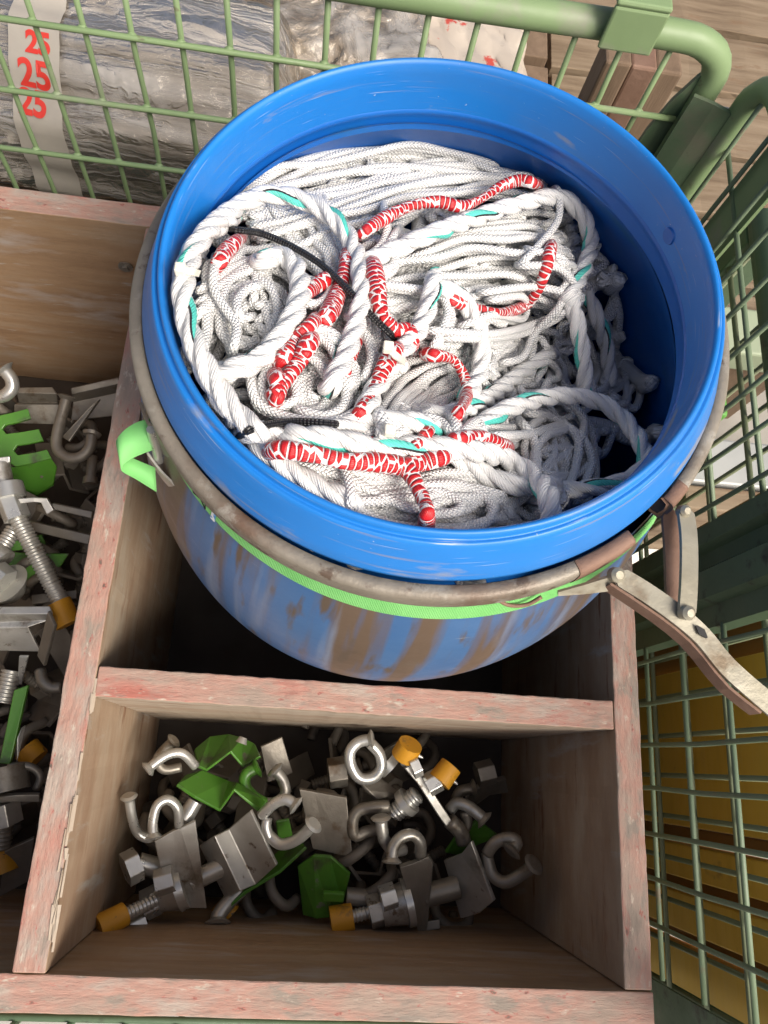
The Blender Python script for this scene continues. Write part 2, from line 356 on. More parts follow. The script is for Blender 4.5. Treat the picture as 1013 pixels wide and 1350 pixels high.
# stained drum body: brown runs down the blue plastic, mapped by UV (u = angle, v = depth)
def stain_mat(m, layers):
    nt = m.node_tree; N = nt.nodes; L = nt.links; bs = N['Principled BSDF']
    src = bs.inputs['Base Color'].links[0].from_socket
    uv = N.new('ShaderNodeUVMap')
    def layer(out, sc, st, a, b, c, rot=0):
        mp = N.new('ShaderNodeMapping'); L.new(uv.outputs[0], mp.inputs[0]); mp.inputs['Scale'].default_value = st; mp.inputs['Rotation'].default_value = (0, 0, rot)
        t = N.new('ShaderNodeTexNoise'); t.inputs['Scale'].default_value = sc; t.inputs['Detail'].default_value = 9; L.new(mp.outputs[0], t.inputs[0])
        mr = N.new('ShaderNodeMapRange'); mr.inputs[1].default_value = a; mr.inputs[2].default_value = b; L.new(t.outputs['Fac'], mr.inputs[0])
        mx = N.new('ShaderNodeMix'); mx.data_type = 'RGBA'; L.new(mr.outputs[0], mx.inputs[0]); L.new(out, mx.inputs[6]); mx.inputs[7].default_value = (*c, 1); return mx.outputs[2]
    o = src
    for L_ in layers: o = layer(o, 1, *L_)
    L.new(o, bs.inputs['Base Color'])
    return m
body_m = stain_mat(M('stained blue drum wall', [(.04, .115, .27), (.07, .15, .30)], 9, (1, 1, 1), (.34, .5), bump=.08, bscale=90),
    [((5.0, .35, 1), .46, .56, (.12, .085, .06)), ((20, .8, 1), .54, .70, (.09, .10, .15)), ((9, .5, 1), .56, .72, (.18, .23, .33)), ((14, 2.2, 1), .58, .68, (.10, .075, .055)), ((6, 110, 1), .70, .75, (.30, .33, .38), .25)])
blue_m = stain_mat(blue_m, [((1.6, 60, 1), .60, .74, (.17, .20, .30), .02), ((3, 160, 1), .66, .72, (.30, .38, .55), .0), ((40, 60, 1), .70, .76, (.35, .40, .50)), ((2.2, 9, 1), .64, .70, (.20, .24, .33)), ((1.0, 4, 1), .50, .75, (.03, .15, .42))])

# ------------------------------------------------------------------ world and sun
SUN = Vector((.50, -.52, .82)).normalized()      # towards the light
w = bpy.data.worlds.new('World'); S.world = w; w.use_nodes = True
sky = w.node_tree.nodes.new('ShaderNodeTexSky'); sky.sky_type = 'NISHITA'; sky.sun_disc = False
sky.sun_elevation = math.asin(SUN.z); sky.sun_rotation = math.atan2(SUN.x, SUN.y)
sky.air_density = .8; sky.dust_density = 8; sky.ozone_density = .2
bg = w.node_tree.nodes['Background']; bg.inputs[1].default_value = .105
w.node_tree.links.new(sky.outputs[0], bg.inputs[0])
ld = bpy.data.lights.new('sun', 'SUN'); ld.energy = 2.7; ld.angle = math.radians(27); ld.color = (1, .955, .88)
lo = bpy.data.objects.new('sun', ld); COL.objects.link(lo); lo.rotation_euler = SUN.to_track_quat('Z', 'Y').to_euler(); lo.location = (1, -1, 2)
S.view_settings.view_transform = 'Standard'; S.view_settings.look = 'None'; S.view_settings.exposure = .5; S.view_settings.gamma = 1

# ------------------------------------------------------------------ ground
g = MB(); g.add([(-30, -30, -.60), (30, -30, -.60), (30, 30, -.60), (-30, 30, -.60)], [(0, 1, 2, 3)])
gr = g.build('concrete_ground', conc_m); gr['kind'] = 'structure'; gr['label'] = 'grey concrete ground under the cage and pallets'

# ------------------------------------------------------------------ wooden crate insert
XL0, XL1, XR0, XR1 = -.1757, -.1522, .2781, .3006
YF0, YF1, YD0, YD1, YR0, YR1 = -.1783, -.1538, .0402, .0641, .4813, .5067
ZB = -.36
XO0, XO1 = -.50, -.475
crate = thing('wooden_crate', 'open wooden crate with worn pink painted edges and dividers around the blue drum', 'crate', (0.05, .16, ZB))
def board(name, lo, hi, axis, face, n=60, jit=.00022, lab=None):
    b = MB(); box(b, lo, hi, 0, 1, n, jit, axis)
    o = b.build(name, [face, edge_x if axis == 0 else edge_y], crate, bevel=.0012)
    if lab: o['label'] = lab
    return o
board('partition', (XL0, YF1 + .001, ZB), (XL1, YR0 - .001, 0), 1, facex_m)
board('side_board', (XR0, YF1 + .001, ZB), (XR1, YR0 - .001, -.001), 1, facex_m)
board('side_board', (XO0, YF1 + .001, ZB), (XO1, YR0 - .001, 0), 1, facex_m)
board('front_board', (XO0, YF0, ZB), (XR1 + .001, YF1, -.002), 0, facey_m)
board('rear_board', (XO0, YR0, ZB), (XR1, YR1, .0), 0, facey_m)
board('divider_board', (XL1 + .001, YD0, ZB), (XR0 - .001, YD1, -.001), 0, divf_m, lab='weathered cross board in front of the drum')
b = MB(); box(b, (XO0, YF0, ZB - .02), (XR1, YR1, ZB - .001), 0, None, 1, 0, 0); b.build('floor_board', M('shade darkened floor board', [(.03, .022, .016), (.05, .036, .025)], 9), crate)  # floor colour darkened to deepen the shade in gaps between the clamps
b = MB(); q = ony((166, 351), YR0 - .001); cyl(b, q + np.array([0, -.0018, 0]), q, .0075, 20); cyl(b, q + np.array([0, -.0045, 0]), q + np.array([0, -.0018, 0]), .0036, 14); b.build('screw', zincd_m, crate)
# splinters along the chipped inner edge of the partition
b = MB()
for k in range(26):
    y = random.uniform(-.14, .03); L_ = random.uniform(.008, .03); x = XL1 + random.uniform(-.004, .0015)
    z = random.uniform(-.001, .0015)
    strip(b, [(x, y, z), (x + random.gauss(0, .001), y + L_, z + random.uniform(-.002, .002))], [(x + .0013, y, z - .001), (x + .0013, y + L_, z - .001)], .0006)
b.build('splinters', M('raw pale wood splinter', [(.31, .25, .19), (.37, .31, .24)], 30), crate)

# ------------------------------------------------------------------ drum
DC = np.array([.0669, .2676, .2868]); K = .9
DN = np.array([-.048, .030, 1.]); DN /= np.linalg.norm(DN)
BN = np.array([-.0169, -.0239, 1.]); BN /= np.linalg.norm(BN)
BC = CO + (np.array([.080, .293, .186]) - CO) * K
def axes(n):
    e1 = np.cross([0, 1, 0], n); e1 /= np.linalg.norm(e1); return e1, np.cross(n, e1)
E1, E2 = axes(DN); F1, F2 = axes(BN)
def dr(r, a, d):       # point of the rim part of the drum: radius, angle, depth below the lip (frame units)
    return DC + K * (r * (math.cos(a) * E1 + math.sin(a) * E2) - d * DN)
def bd(r, a, d): return BC + K * (r * (math.cos(a) * F1 + math.sin(a) * F2) - d * BN)
def brad(d): return .1935 + .3324 * d - .8375 * d * d
drum = thing('plastic_drum', 'big open blue plastic drum full of white rope, brown stained wall', 'drum', BC - K * BN * .46)
SEG = 160
def lathe(mb, fn, prof, closed=False, smooth=True, mi=0, arc=(0, 2 * math.pi), seg=SEG, wob=None):
    full = abs(arc[1] - arc[0] - 2 * math.pi) < 1e-6
    n = seg + (0 if full else 1); V = []
    for i in range(n):
        a = arc[0] + (arc[1] - arc[0]) * i / seg
        for (r, d) in prof: V.append(fn(r * (1 + (wob(a, d) if wob else 0)), a, d))
    m = len(prof); F = []; UV = []
    for i in range(seg):
        i2 = (i + 1) % n
        for j in range(m if closed else m - 1):
            j2 = (j + 1) % m
            F.append((i * m + j, i * m + j2, i2 * m + j2, i2 * m + j))
            u0 = (arc[0] + (arc[1] - arc[0]) * i / seg); u1 = (arc[0] + (arc[1] - arc[0]) * (i + 1) / seg)
            UV.append([(u0, prof[j][1] * 5), (u0, prof[j2][1] * 5), (u1, prof[j2][1] * 5), (u1, prof[j][1] * 5)])
    if not full and closed:
        F += [tuple(range(m)), tuple(n * m - m + j for j in range(m - 1, -1, -1))]; UV += [[(0, 0)] * m] * 2
    mb.add(V, F, mi, UV, smooth)
wob = lambda a, d: .004 * math.sin(2 * a + .6) + .0025 * math.sin(3 * a + 1) + .0012 * math.sin(7 * a)
b = MB()
lathe(b, dr, [(.1704, .040), (.1706, .030), (.1708, .010), (.1714, .0030), (.1728, .0004), (.1746, .0), (.1758, .0012), (.1763, .0040), (.1767, .0058), (.1776, .0062), (.1786, .0052), (.1800, .0058), (.1812, .0080), (.1842, .0160), (.1882, .0270), (.1918, .0350), (.1920, .0380), (.1905, .0390), (.186, .0400), (.1855, .060)], wob=lambda a, d: .003 * math.sin(2 * a + .9))
b.build('rim', blue_m, drum)
b = MB()
lathe(b, dr, [(.1704, .0398), (.1697, .0410), (.1697, .0430), (.1708, .0450), (.1718, .0500), (.1722, .0600)], wob=lambda a, d: .003 * math.sin(2 * a + .9))
ip = [(brad(d) - .006 - .0155 * math.exp(-d / .045), d) for d in np.linspace(.0, .44, 30)] + [(.12, .452), (.0, .455)]
lathe(b, bd, ip)
a_ = math.radians(22)
c0 = dr(.1720, a_, .027); c1 = dr(.1697, a_, .027); cyl(b, c0, c1, .0058, 24, 0, .0050)
b.build('inner_wall', M('inner blue drum wall', [(.003, .10, .40), (.006, .125, .46)], 9, (1, 1, 1), (.36, .52), bump=.08, bscale=70, patch=[((.012, .12, .30), 7, .58, .72, (1, 1, 3))]), drum)  # blue set darker than the rim to deepen the shade inside the drum
b = MB()
lathe(b, bd, [(brad(0), .0)] + [(brad(d), d) for d in np.linspace(.012, .43, 40)] + [(.165, .452), (.0, .46)])
b.build('body', body_m, drum)

# ------------------------------------------------------------------ locking ring with its open lever
ring = thing('locking_ring', 'tarnished steel clamping ring with rust patches around the blue drum under its rim', 'clamp ring', dr(0, 0, .05))
b = MB()
ga, gb = math.radians(-38), math.radians(360 - 57)
prof = [(.1935, .0400), (.1998, .0404), (.2018, .0418), (.2025, .0450), (.2026, .0570), (.2019, .0608), (.1998, .0625), (.1935, .0630), (.1925, .0600), (.1980, .0585), (.1990, .05), (.1975, .0445), (.1925, .0430)]
lathe(b, dr, prof, True, True, 0, (ga, gb), 170)
b.build('band', ring_m, ring)
def P2(px, py, dep):       # pixel on the plane `dep` metres below the lip
    v = ray((px, py)); c = DC - dep * DN
    return CO + v * (((c - CO) @ DN) / (v @ DN))
def bar(mb, pts, wid, th, side=None):
    """flat bar along 3-D points with rounded ends; `side` = width direction"""
    P = np.array(pts, float); T = np.gradient(P, axis=0); T /= np.linalg.norm(T, axis=1)[:, None]
    P = catmull(P, .004); T = np.gradient(P, axis=0); T /= np.linalg.norm(T, axis=1)[:, None]
    W = np.array([np.cross(t, side) for t in T]); W /= np.linalg.norm(W, axis=1)[:, None]
    H = np.cross(W, T); n = len(P)
    s = np.r_[0, np.cumsum(np.linalg.norm(np.diff(P, axis=0), axis=1))]
    e = np.minimum(s, s[-1] - s); h = wid / 2
    e = np.clip(e / h, 0, 1); ww = h * np.sqrt(np.clip(1 - (1 - e) ** 2, .05, 1))
    V = np.stack([P - W * ww[:, None] + H * th / 2, P + W * ww[:, None] + H * th / 2, P + W * ww[:, None] - H * th / 2, P - W * ww[:, None] - H * th / 2], 1).reshape(-1, 3)
    F = [(0, 1, 2, 3), (4 * n - 1, 4 * n - 2, 4 * n - 3, 4 * n - 4)]
    for i in range(n - 1):
        for j in range(4):
            k = (j + 1) % 4; F.append((i * 4 + j, (i + 1) * 4 + j, (i + 1) * 4 + k, i * 4 + k))
    mb.add(V, F)
def rivet(mb, p, nrm, r=.0042, h=.0035):
    nrm = np.array(nrm, float); nrm /= np.linalg.norm(nrm)
    cyl(mb, p - nrm * .003, p + nrm * h * .5, r, 18); cyl(mb, p + nrm * h * .5, p + nrm * h, r, 18, 0, r * .55)
zl = .045
up = np.array([.15, -.25, 1.])
lv = MB()
bar(lv, [P2(812, 757, zl - .004), P2(850, 780, zl - .004), P2(890, 808, zl - .004), P2(925, 838, zl - .002), P2(960, 880, zl), P2(1012, 926, zl + .002), P2(1045, 955, zl + .003)], .0108, .0022, up)
lever = lv.build('lever', lever_m, ring); lever['label'] = 'long yellowed steel lever swung open'
lv = MB()      # folded side of the lever, a channel wall below it
A = [P2(806, 768, zl - .003), P2(850, 797, zl - .003), P2(888, 824, zl - .002), P2(920, 853, zl), P2(960, 902, zl + .002), P2(1005, 938, zl + .004)]
B = [a - np.array([0, 0, .011]) for a in A]
strip(lv, catmull(A, .01), catmull(B, .01), .0015); lv.build('lever_flange', rust_m, lever)
lv = MB()
bar(lv, [P2(918, 825, zl - .0055), P2(932, 841, zl - .0050)], .0042, .0012, up); lv.build('slot', black_m, lever)  # flat black bar stands in for the dark slot opening
lk = MB()
bar(lk, [P2(903, 668, zl - .005), P2(908, 710, zl - .0075), P2(908, 765, zl - .0085), P2(905, 815, zl - .0075)], .0105, .0022, up)
link = lk.build('link', lever_m, ring); link['label'] = 'short pale steel link between ring and lever'
lk = MB()
bar(lk, [P2(884, 672, zl + .004), P2(888, 720, zl + .006), P2(891, 805, zl + .006)], .0125, .0022, up); l2 = lk.build('link', rust_m, ring); l2['label'] = 'rusty brown link behind the pale one'
rv = MB()
rivet(rv, P2(813, 758, zl - .0055), up); rv.build('rivet', lever_m, lever)
rv = MB(); rivet(rv, P2(902, 674, zl - .007), up, .0036); rv.build('rivet', lever_m, link)
rv = MB(); rivet(rv, P2(906, 808, zl - .0095), up, .004); rv.build('rivet', lever_m, link)
lg = MB()      # lugs where the ring ends are welded
b = MB(); lathe(b, dr, [((r - .198) * 1.03 + .1984, (d - .0515) * 1.06 + .0515) for r, d in prof], True, True, 0, (math.radians(-63), math.radians(-51)), 14); b.build('band_end', rust_m, ring)
b = MB(); lathe(b, dr, [((r - .198) * 1.03 + .1984, (d - .0515) * 1.06 + .0515) for r, d in prof], True, True, 0, (math.radians(-41), math.radians(-36)), 8); b.build('band_end', rust_m, ring)
b = MB()
A = [P2(735, 778, .05), P2(770, 768, .046), P2(808, 756, .042)]; B = [P2(735, 783, .052), P2(775, 780, .052), P2(812, 775, .052)]
strip(b, A, B, .002); b.build('tongue', lever_m, ring)
b = MB(); tube(b, catmull([P2(655, 790, .066), P2(672, 798, .070), P2(695, 797, .069), P2(714, 787, .064)], .002), .0012, 8)
b.build('wire_loop', rust_m, ring)

# ------------------------------------------------------------------ lashing strap
strapt = thing('lashing_strap', 'bright green lashing strap pulled around the drum below the steel ring', 'strap', bd(.2, math.pi, .02))
b = MB()
sp = lambda d, t: (brad(d) + t, d)
lathe(b, bd, [sp(.003, .0012), sp(.010, .0012), sp(.018, .0012), sp(.018, .0026), sp(.010, .0027), sp(.003, .0026)], True, False, 0, (math.radians(190), math.radians(322)), 120)
b.build('webbing', strap_m, strapt)
b = MB()      # loose folded tail at the left
A = [P2(197, 552, .066), P2(180, 557, .068), P2(163, 568, .070), P2(153, 582, .074), P2(158, 594, .082), P2(176, 604, .09), P2(204, 616, .10)]
B = [P2(200, 594, .076), P2(184, 600, .078), P2(168, 608, .080), P2(159, 618, .084), P2(164, 624, .090), P2(180, 632, .10), P2(206, 648, .11)]
strip(b, catmull(A, .003), catmull(B, .003), .0012); tail = b.build('strap_tail', strap_m, strapt); tail['label'] = 'loose folded strap tail hanging over the partition'
for q in tail.data.polygons: q.use_smooth = True
b = MB()
A = [P2(187, 530, .058), P2(200, 560, .060), P2(240, 602, .066)]; B = [P2(192, 545, .09), P2(208, 585, .095), P2(236, 622, .096)]
strip(b, catmull(A, .006), catmull(B, .006), .0018); buck = b.build('buckle', zincd_m, strapt)
b = MB(); cyl(b, P2(200, 566, .06), P2(210, 607, .098), .003, 12); b.build('buckle_pin', zincl_m, buck)
b = MB()
A = [P2(196, 596, .092), P2(212, 618, .096), P2(234, 640, .10)]; B = [P2(200, 606, .108), P2(216, 630, .112), P2(238, 654, .116)]
strip(b, catmull(A, .006), catmull(B, .006), .0014); b.build('buckle_plate', zinc_m, buck)
b = MB()
da = math.radians(237)
lathe(b, bd, [(brad(.004) + .0032, .003), (brad(.019) + .0032, .020)], False, False, 0, (math.radians(226.2), math.radians(227.4)), 3)
b.build('tag', M('blue white strap tag', [(.05, .25, .55), (.7, .7, .7)], 60, ramp=(.48, .52)), strapt)
# black zig-zag print on the strap
b = MB()
zz = [(215.5, .006), (217.5, .012), (219, .008), (221, .015), (223, .012), (224.6, .017), (224.2, .010)]
tube(b, [bd(brad(d) + .0029, math.radians(a), d) for a, d in zz], .0005, 5); b.build('printed_mark', black_m, strapt)

# ------------------------------------------------------------------ ropes
CTRL = [(235, 400, .012), (248, 340, .020), (262, 470, .012), (300, 530, .014), (330, 570, .016), (280, 300, .030), (330, 262, .055), (330, 235, .075), (350, 300, .06),
        (420, 205, .085), (500, 188, .092), (580, 190, .095), (640, 205, .098), (480, 240, .075), (560, 250, .072), (680, 245, .085), (740, 260, .090), (780, 310, .11),
        (400, 300, .060), (430, 350, .050), (360, 390, .028), (320, 420, .022), (400, 440, .026), (470, 300, .060), (560, 330, .056), (650, 330, .066), (720, 340, .078), (760, 390, .092),
        (480, 400, .042), (560, 420, .056), (640, 420, .076), (500, 470, .040), (430, 500, .028), (370, 520, .020), (350, 560, .016), (430, 560, .020), (520, 560, .026), (600, 570, .036),
        (560, 500, .07), (620, 500, .085), (700, 440, .125), (680, 490, .120), (760, 470, .15), (820, 470, .18), (740, 540, .125), (800, 540, .145), (820, 600, .15), (690, 600, .095), (760, 640, .115), (700, 660, .08),
        (640, 600, .05), (670, 640, .046), (720, 660, .042), (400, 620, .018), (460, 660, .018), (540, 690, .022), (600, 690, .03), (640, 690, .045), (850, 620, .11), (780, 400, .13)]
CTRL = np.array(CTRL, float)
def heap(px, py):
    d2 = (CTRL[:, 0] - px) ** 2 + (CTRL[:, 1] - py) ** 2
    w_ = 1 / (d2 + 300) ** 1.7
    return float((w_ * CTRL[:, 2]).sum() / w_.sum())
def RP(px, py, up_=0., dep=None, rr=.006):
    d = (heap(px, py) if dep is None else dep) - up_
    p = P2(px, py, d)
    q = p - DC; h = q @ DN; rad = q - h * DN; R0 = np.linalg.norm(rad)
    dd = -h / K
    if dd < .045: lim = .1695 * K - rr
    else: lim = (brad(max(0, dd - .06)) - .008) * K - rr
    if R0 > lim: p = DC + rad / R0 * lim + h * DN
    return p
def path(pts, up_=0., step=.003, rr=.006, jit=0.):
    out = []
    if len(pts[0]) == 2:        # both ends dive under the neighbouring ropes
        p = [np.array(q[:2], float) for q in pts]
        def ext(a, b, L_): d = (a - b) / (np.linalg.norm(a - b) + 1e-6); return a + d * L_
        e0, e1 = ext(p[0], p[1], 9), ext(p[-1], p[-2], 9); f0, f1 = ext(p[0], p[1], 14), ext(p[-1], p[-2], 14)
        pts = [(*f0, heap(*f0) + .034 + up_), (*e0, heap(*e0) + .010 + up_)] + list(pts) + [(*e1, heap(*e1) + .010 + up_), (*f1, heap(*f1) + .034 + up_)]
    for p in pts:
        d = p[2] if len(p) > 2 else None
        out.append(RP(p[0] + random.gauss(0, jit), p[1] + random.gauss(0, jit), up_, d, rr))
    return catmull(out, step)

def braided(mb, pts, up_=0., r=.0027, jit=0., seg=9, step=.0032):
    P = path(pts, up_, step, r + .001, jit)
    tube(mb, P, r, seg, 0, random.random())
def dens(g, n):       # resample a pixel polyline to n points
    g = np.asarray(g, float); s = np.r_[0, np.cumsum(np.linalg.norm(np.diff(g, axis=0), axis=1))]
    t = np.linspace(0, s[-1], n); return np.stack([np.interp(t, s, g[:, k]) for k in range(2)], 1)
def bundle(mb, guides, N, up_=0., jit=3., wav=5., lay=3, n=7, r=.0027):
    """N strands laid between guide curves, with waviness and several layers"""
    G = np.array([dens(g, n) for g in guides]); m = len(G)
    for i in range(N):
        f = (i + random.uniform(-.3, .3)) / max(1, N - 1) * (m - 1); f = min(max(f, 0), m - 1 - 1e-6); k = int(f); t = f - k
        c = G[k] * (1 - t) + G[k + 1] * t
        ph = random.uniform(0, 6.28); sw = np.sin(np.linspace(0, random.uniform(2, 6), n) + ph) * wav
        d = np.gradient(c, axis=0); nn = np.stack([-d[:, 1], d[:, 0]], 1); nn /= np.linalg.norm(nn, axis=1)[:, None]
        c = c + nn * sw[:, None]
        s0 = random.uniform(-.08, .08); c[0] += d[0] * s0; c[-1] += d[-1] * random.uniform(-.25, .15)
        braided(mb, [tuple(p) for p in c], up_ - random.random() * .0035 * lay, r, jit)
def loops(mb, cx, cy, sx, sy, N, up_=0., turns=1.2, r=.0027, lay=3):
    for i in range(N):
        a0 = random.uniform(0, 6.28); k = random.uniform(.45, 1.0); x0 = cx + random.gauss(0, sx * .25); y0 = cy + random.gauss(0, sy * .25)
        n = 9; e = random.uniform(.5, 1.1); rot_ = random.uniform(0, 3.14); tt = random.uniform(.5, 1) * turns
        pts = []
        for j in range(n):
            a = a0 + j / (n - 1) * 6.28 * tt
            x = math.cos(a) * sx * k; y = math.sin(a) * sx * k * e
            pts.append((x0 + x * math.cos(rot_) - y * math.sin(rot_), y0 + (x * math.sin(rot_) + y * math.cos(rot_)) * sy / sx))
        braided(mb, pts, up_ - random.random() * .0035 * lay, r, 3)

# underlying tangle that fills the drum below the visible hanks
mb = MB()
def inside(px, py): return (px - 560) ** 2 / 300 ** 2 + (py - 440) ** 2 / 262 ** 2 < 1
for k in range(95):
    while True:
        x, y = random.uniform(250, 830), random.uniform(195, 690)
        if inside(x, y): break
    a = random.uniform(0, 6.28); pts = []
    for j in range(8):
        pts.append((x, y)); a += random.gauss(0, .55)
        nx, ny = x + math.cos(a) * 28, y + math.sin(a) * 28
        if not inside(nx, ny): a += 2.0; nx, ny = x + math.cos(a) * 22, y + math.sin(a) * 22
        x, y = nx, ny
    braided(mb, pts, -.012 - random.random() * .018, .0033, 0, 8, .004)
for k in range(60):        # a coarse bed lower down
    x, y = random.uniform(380, 700), random.uniform(280, 590); a = random.uniform(0, 6.28); pts = []
    for j in range(7): pts.append((x, y)); a += random.gauss(0, .5); x += math.cos(a) * 40; y += math.sin(a) * 40
    braided(mb, pts, -.028, .006, 0, 8, .006)
tag(mb.build('rope_tangle', braid_m), 'tangled white braided rope filling the drum underneath all the other hanks', 'rope')

def hank(label, fn):
    mb = MB(); fn(mb); return tag(mb.build('rope_hank', braid_m), label, 'rope', 'hanks of white braided rope in the drum')
def h1(mb):
    bundle(mb, [[(318, 245), (400, 206), (490, 188), (560, 188), (610, 193), (640, 206)],
                [(325, 262), (410, 226), (510, 203), (600, 203), (655, 214), (695, 238)],
                [(335, 285), (420, 255), (520, 228), (610, 222), (680, 236), (715, 252)],
                [(350, 305), (440, 275), (530, 250), (610, 240), (680, 250), (720, 262)],
                [(400, 330), (450, 300), (530, 272), (590, 262), (660, 250), (700, 245)]], 32, .004, 3, 11, 7)
def h2(mb):
    bundle(mb, [[(470, 325), (540, 315), (620, 300), (690, 285), (730, 290)],
                [(475, 350), (550, 335), (630, 318), (700, 318), (750, 345)],
                [(485, 375), (560, 365), (640, 350), (710, 350), (765, 385)],
                [(500, 395), (570, 395), (640, 385), (700, 385), (748, 400)],
                [(540, 405), (590, 412), (640, 408), (690, 400), (730, 395)]], 30, .006, 3, 11, 7)
def h3(mb):
    bundle(mb, [[(335, 265), (350, 300), (395, 340), (440, 380)], [(380, 265), (400, 300), (425, 335), (450, 370)], [(430, 265), (440, 300), (450, 330), (470, 370)]], 20, .0, 2, 4)
def h4(mb):
    bundle(mb, [[(290, 350), (320, 335), (360, 325), (392, 345)], [(262, 400), (290, 370), (330, 345), (380, 350)], [(275, 470), (270, 420), (300, 370), (350, 350)]], 9, .008, 2, 4)
    loops(mb, 330, 410, 58, 64, 16, .005, .8)
    braided(mb, [(283, 352), (282, 380), (296, 405), (312, 430), (308, 460)], .016)
    braided(mb, [(318, 420), (312, 400), (325, 382), (338, 378)], .014)
def h5(mb):
    loops(mb, 415, 500, 50, 48, 16, .005, .9); loops(mb, 560, 655, 60, 28, 7, .006, .7)
    for pts in ([(400, 440), (430, 450), (450, 490), (455, 530), (430, 548), (395, 540)], [(355, 480), (345, 510), (360, 535), (390, 525), (380, 490), (360, 478)],
                [(395, 460), (420, 480), (440, 510), (460, 500), (455, 465), (430, 440)], [(330, 500), (340, 530), (380, 550), (440, 555), (475, 540)]):
        braided(mb, pts, .012); braided(mb, [(x + random.gauss(3, 2), y + random.gauss(3, 2)) for x, y in pts], .008)
def h6(mb):
    bundle(mb, [[(348, 590), (410, 620), (480, 640), (540, 640), (600, 625), (640, 620)], [(370, 612), (430, 640), (500, 655), (560, 650), (620, 640), (650, 645)],
                [(395, 640), (450, 660), (510, 670), (560, 668), (620, 660), (655, 670)], [(430, 662), (480, 680), (540, 690), (600, 685), (645, 690)], [(470, 680), (520, 695), (570, 702), (630, 700)]], 30, .003, 3, 11, 7)
    for k in range(6):
        braided(mb, [(560 + 4 * k, 640), (610 + 4 * k, 640 + 3 * k), (648 + k, 664), (640, 690), (600 - 3 * k, 700)], .006 - .001 * k)
    braided(mb, [(440, 600), (455, 618), (462, 645), (460, 668)], .010)
def h7(mb):
    bundle(mb, [[(650, 540), (700, 545), (740, 570), (760, 610), (750, 655)], [(650, 580), (690, 590), (720, 615), (730, 650)], [(700, 500), (750, 510), (785, 560), (790, 620), (770, 660)]], 11, .0, 3, 7)
    for pts in ([(655, 575), (700, 572), (740, 562), (762, 580), (758, 620), (745, 650)], [(700, 545), (725, 550), (745, 565), (720, 575), (705, 600), (712, 640)],
                [(690, 560), (702, 575), (708, 600), (705, 640)], [(745, 560), (770, 580), (780, 610), (770, 640)], [(720, 530), (750, 530), (770, 555), (765, 580)]):
        braided(mb, pts, .012, .003)
    loops(mb, 720, 600, 62, 58, 5, .008, .8); loops(mb, 690, 480, 62, 50, 5, .006, .8); loops(mb, 760, 500, 42, 60, 4, .004, .8)
    loops(mb, 690, 665, 50, 25, 5, .004, .8)
def h8(mb):
    for pts in ([(640, 385), (700, 378), (745, 385), (768, 392), (745, 410), (700, 428), (650, 440), (575, 436)], [(690, 350), (740, 355), (762, 392), (735, 420), (690, 440), (640, 446), (590, 445)],
                [(735, 250), (738, 280), (730, 300), (705, 330), (690, 345)], [(700, 330), (740, 340), (748, 360), (740, 400), (705, 440), (690, 470), (665, 478)],
                [(650, 395), (690, 392), (690, 420), (650, 415), (610, 430)], [(735, 345), (757, 352), (750, 370), (738, 385)]):
        braided(mb, pts, .014)
    loops(mb, 650, 460, 40, 34, 10, .004, .7)
def h9(mb):
    bundle(mb, [[(498, 560), (520, 515), (560, 480), (600, 460)], [(520, 570), (550, 530), (580, 500), (610, 490)], [(560, 575), (580, 545), (600, 520)]], 16, .0, 3, 5, 6)
    loops(mb, 660, 490, 44, 40, 6, .004, .7)
    loops(mb, 580, 440, 40, 30, 6, .003, .7)
def h10(mb):
    for pts in ([(505, 590), (540, 560), (575, 540), (598, 555), (600, 580)], [(515, 580), (545, 552), (580, 555), (596, 575)], [(600, 585), (615, 565), (630, 556), (640, 575)], [(480, 580), (500, 562), (520, 566), (560, 590)],
                [(470, 585), (520, 588), (560, 575), (590, 585)], [(608, 575), (625, 560), (636, 580), (620, 592)]):
        braided(mb, pts, .012); braided(mb, [(x + random.gauss(4, 2), y + random.gauss(4, 2)) for x, y in pts], .009)
    braided(mb, [(500, 548), (505, 560), (504, 575)], .018, .004)
def h11(mb):
    for pts in ([(520, 310), (508, 330), (495, 345), (470, 352)], [(507, 275), (510, 300), (505, 320), (490, 335)], [(505, 322), (520, 335), (518, 350), (500, 358)], [(400, 370), (430, 372), (435, 385), (420, 400), (400, 398)], [(410, 430), (440, 440), (455, 460), (465, 490), (460, 510)],
                [(500, 375), (540, 380), (580, 388), (590, 410), (585, 430), (570, 460)], [(460, 420), (480, 440), (490, 470), (480, 500)]):
        braided(mb, pts, .013); braided(mb, [(x + random.gauss(3, 2), y + random.gauss(4, 2)) for x, y in pts], .009)
    loops(mb, 470, 440, 45, 55, 16, .002, .8)
hank('dense hank of white braided strands sweeping over the back of the heap', h1)
hank('white braided hank pulled to the right between two red and white ropes', h2)
hank('white braided strands running down behind the big twisted loop and black cord', h3)
hank('white braided loops lying inside the big twisted loop beside the left drum wall', h4)
hank('curly white braided loops left of centre just above the short black cord end', h5)
hank('white braided hank pressed against the front of the drum rim under the red net rope', h6)
hank('loose white braided netting deep in shade near the right drum wall', h7)
hank('open white braided loops sticking out to the right above the shaded hollow', h8)
hank('white braided strands in the hollow around the curved red rope', h9)
hank('knotted white braided loops behind the thick front rope', h10)
hank('few white braided loops in the middle of the heap between the red ropes', h11)

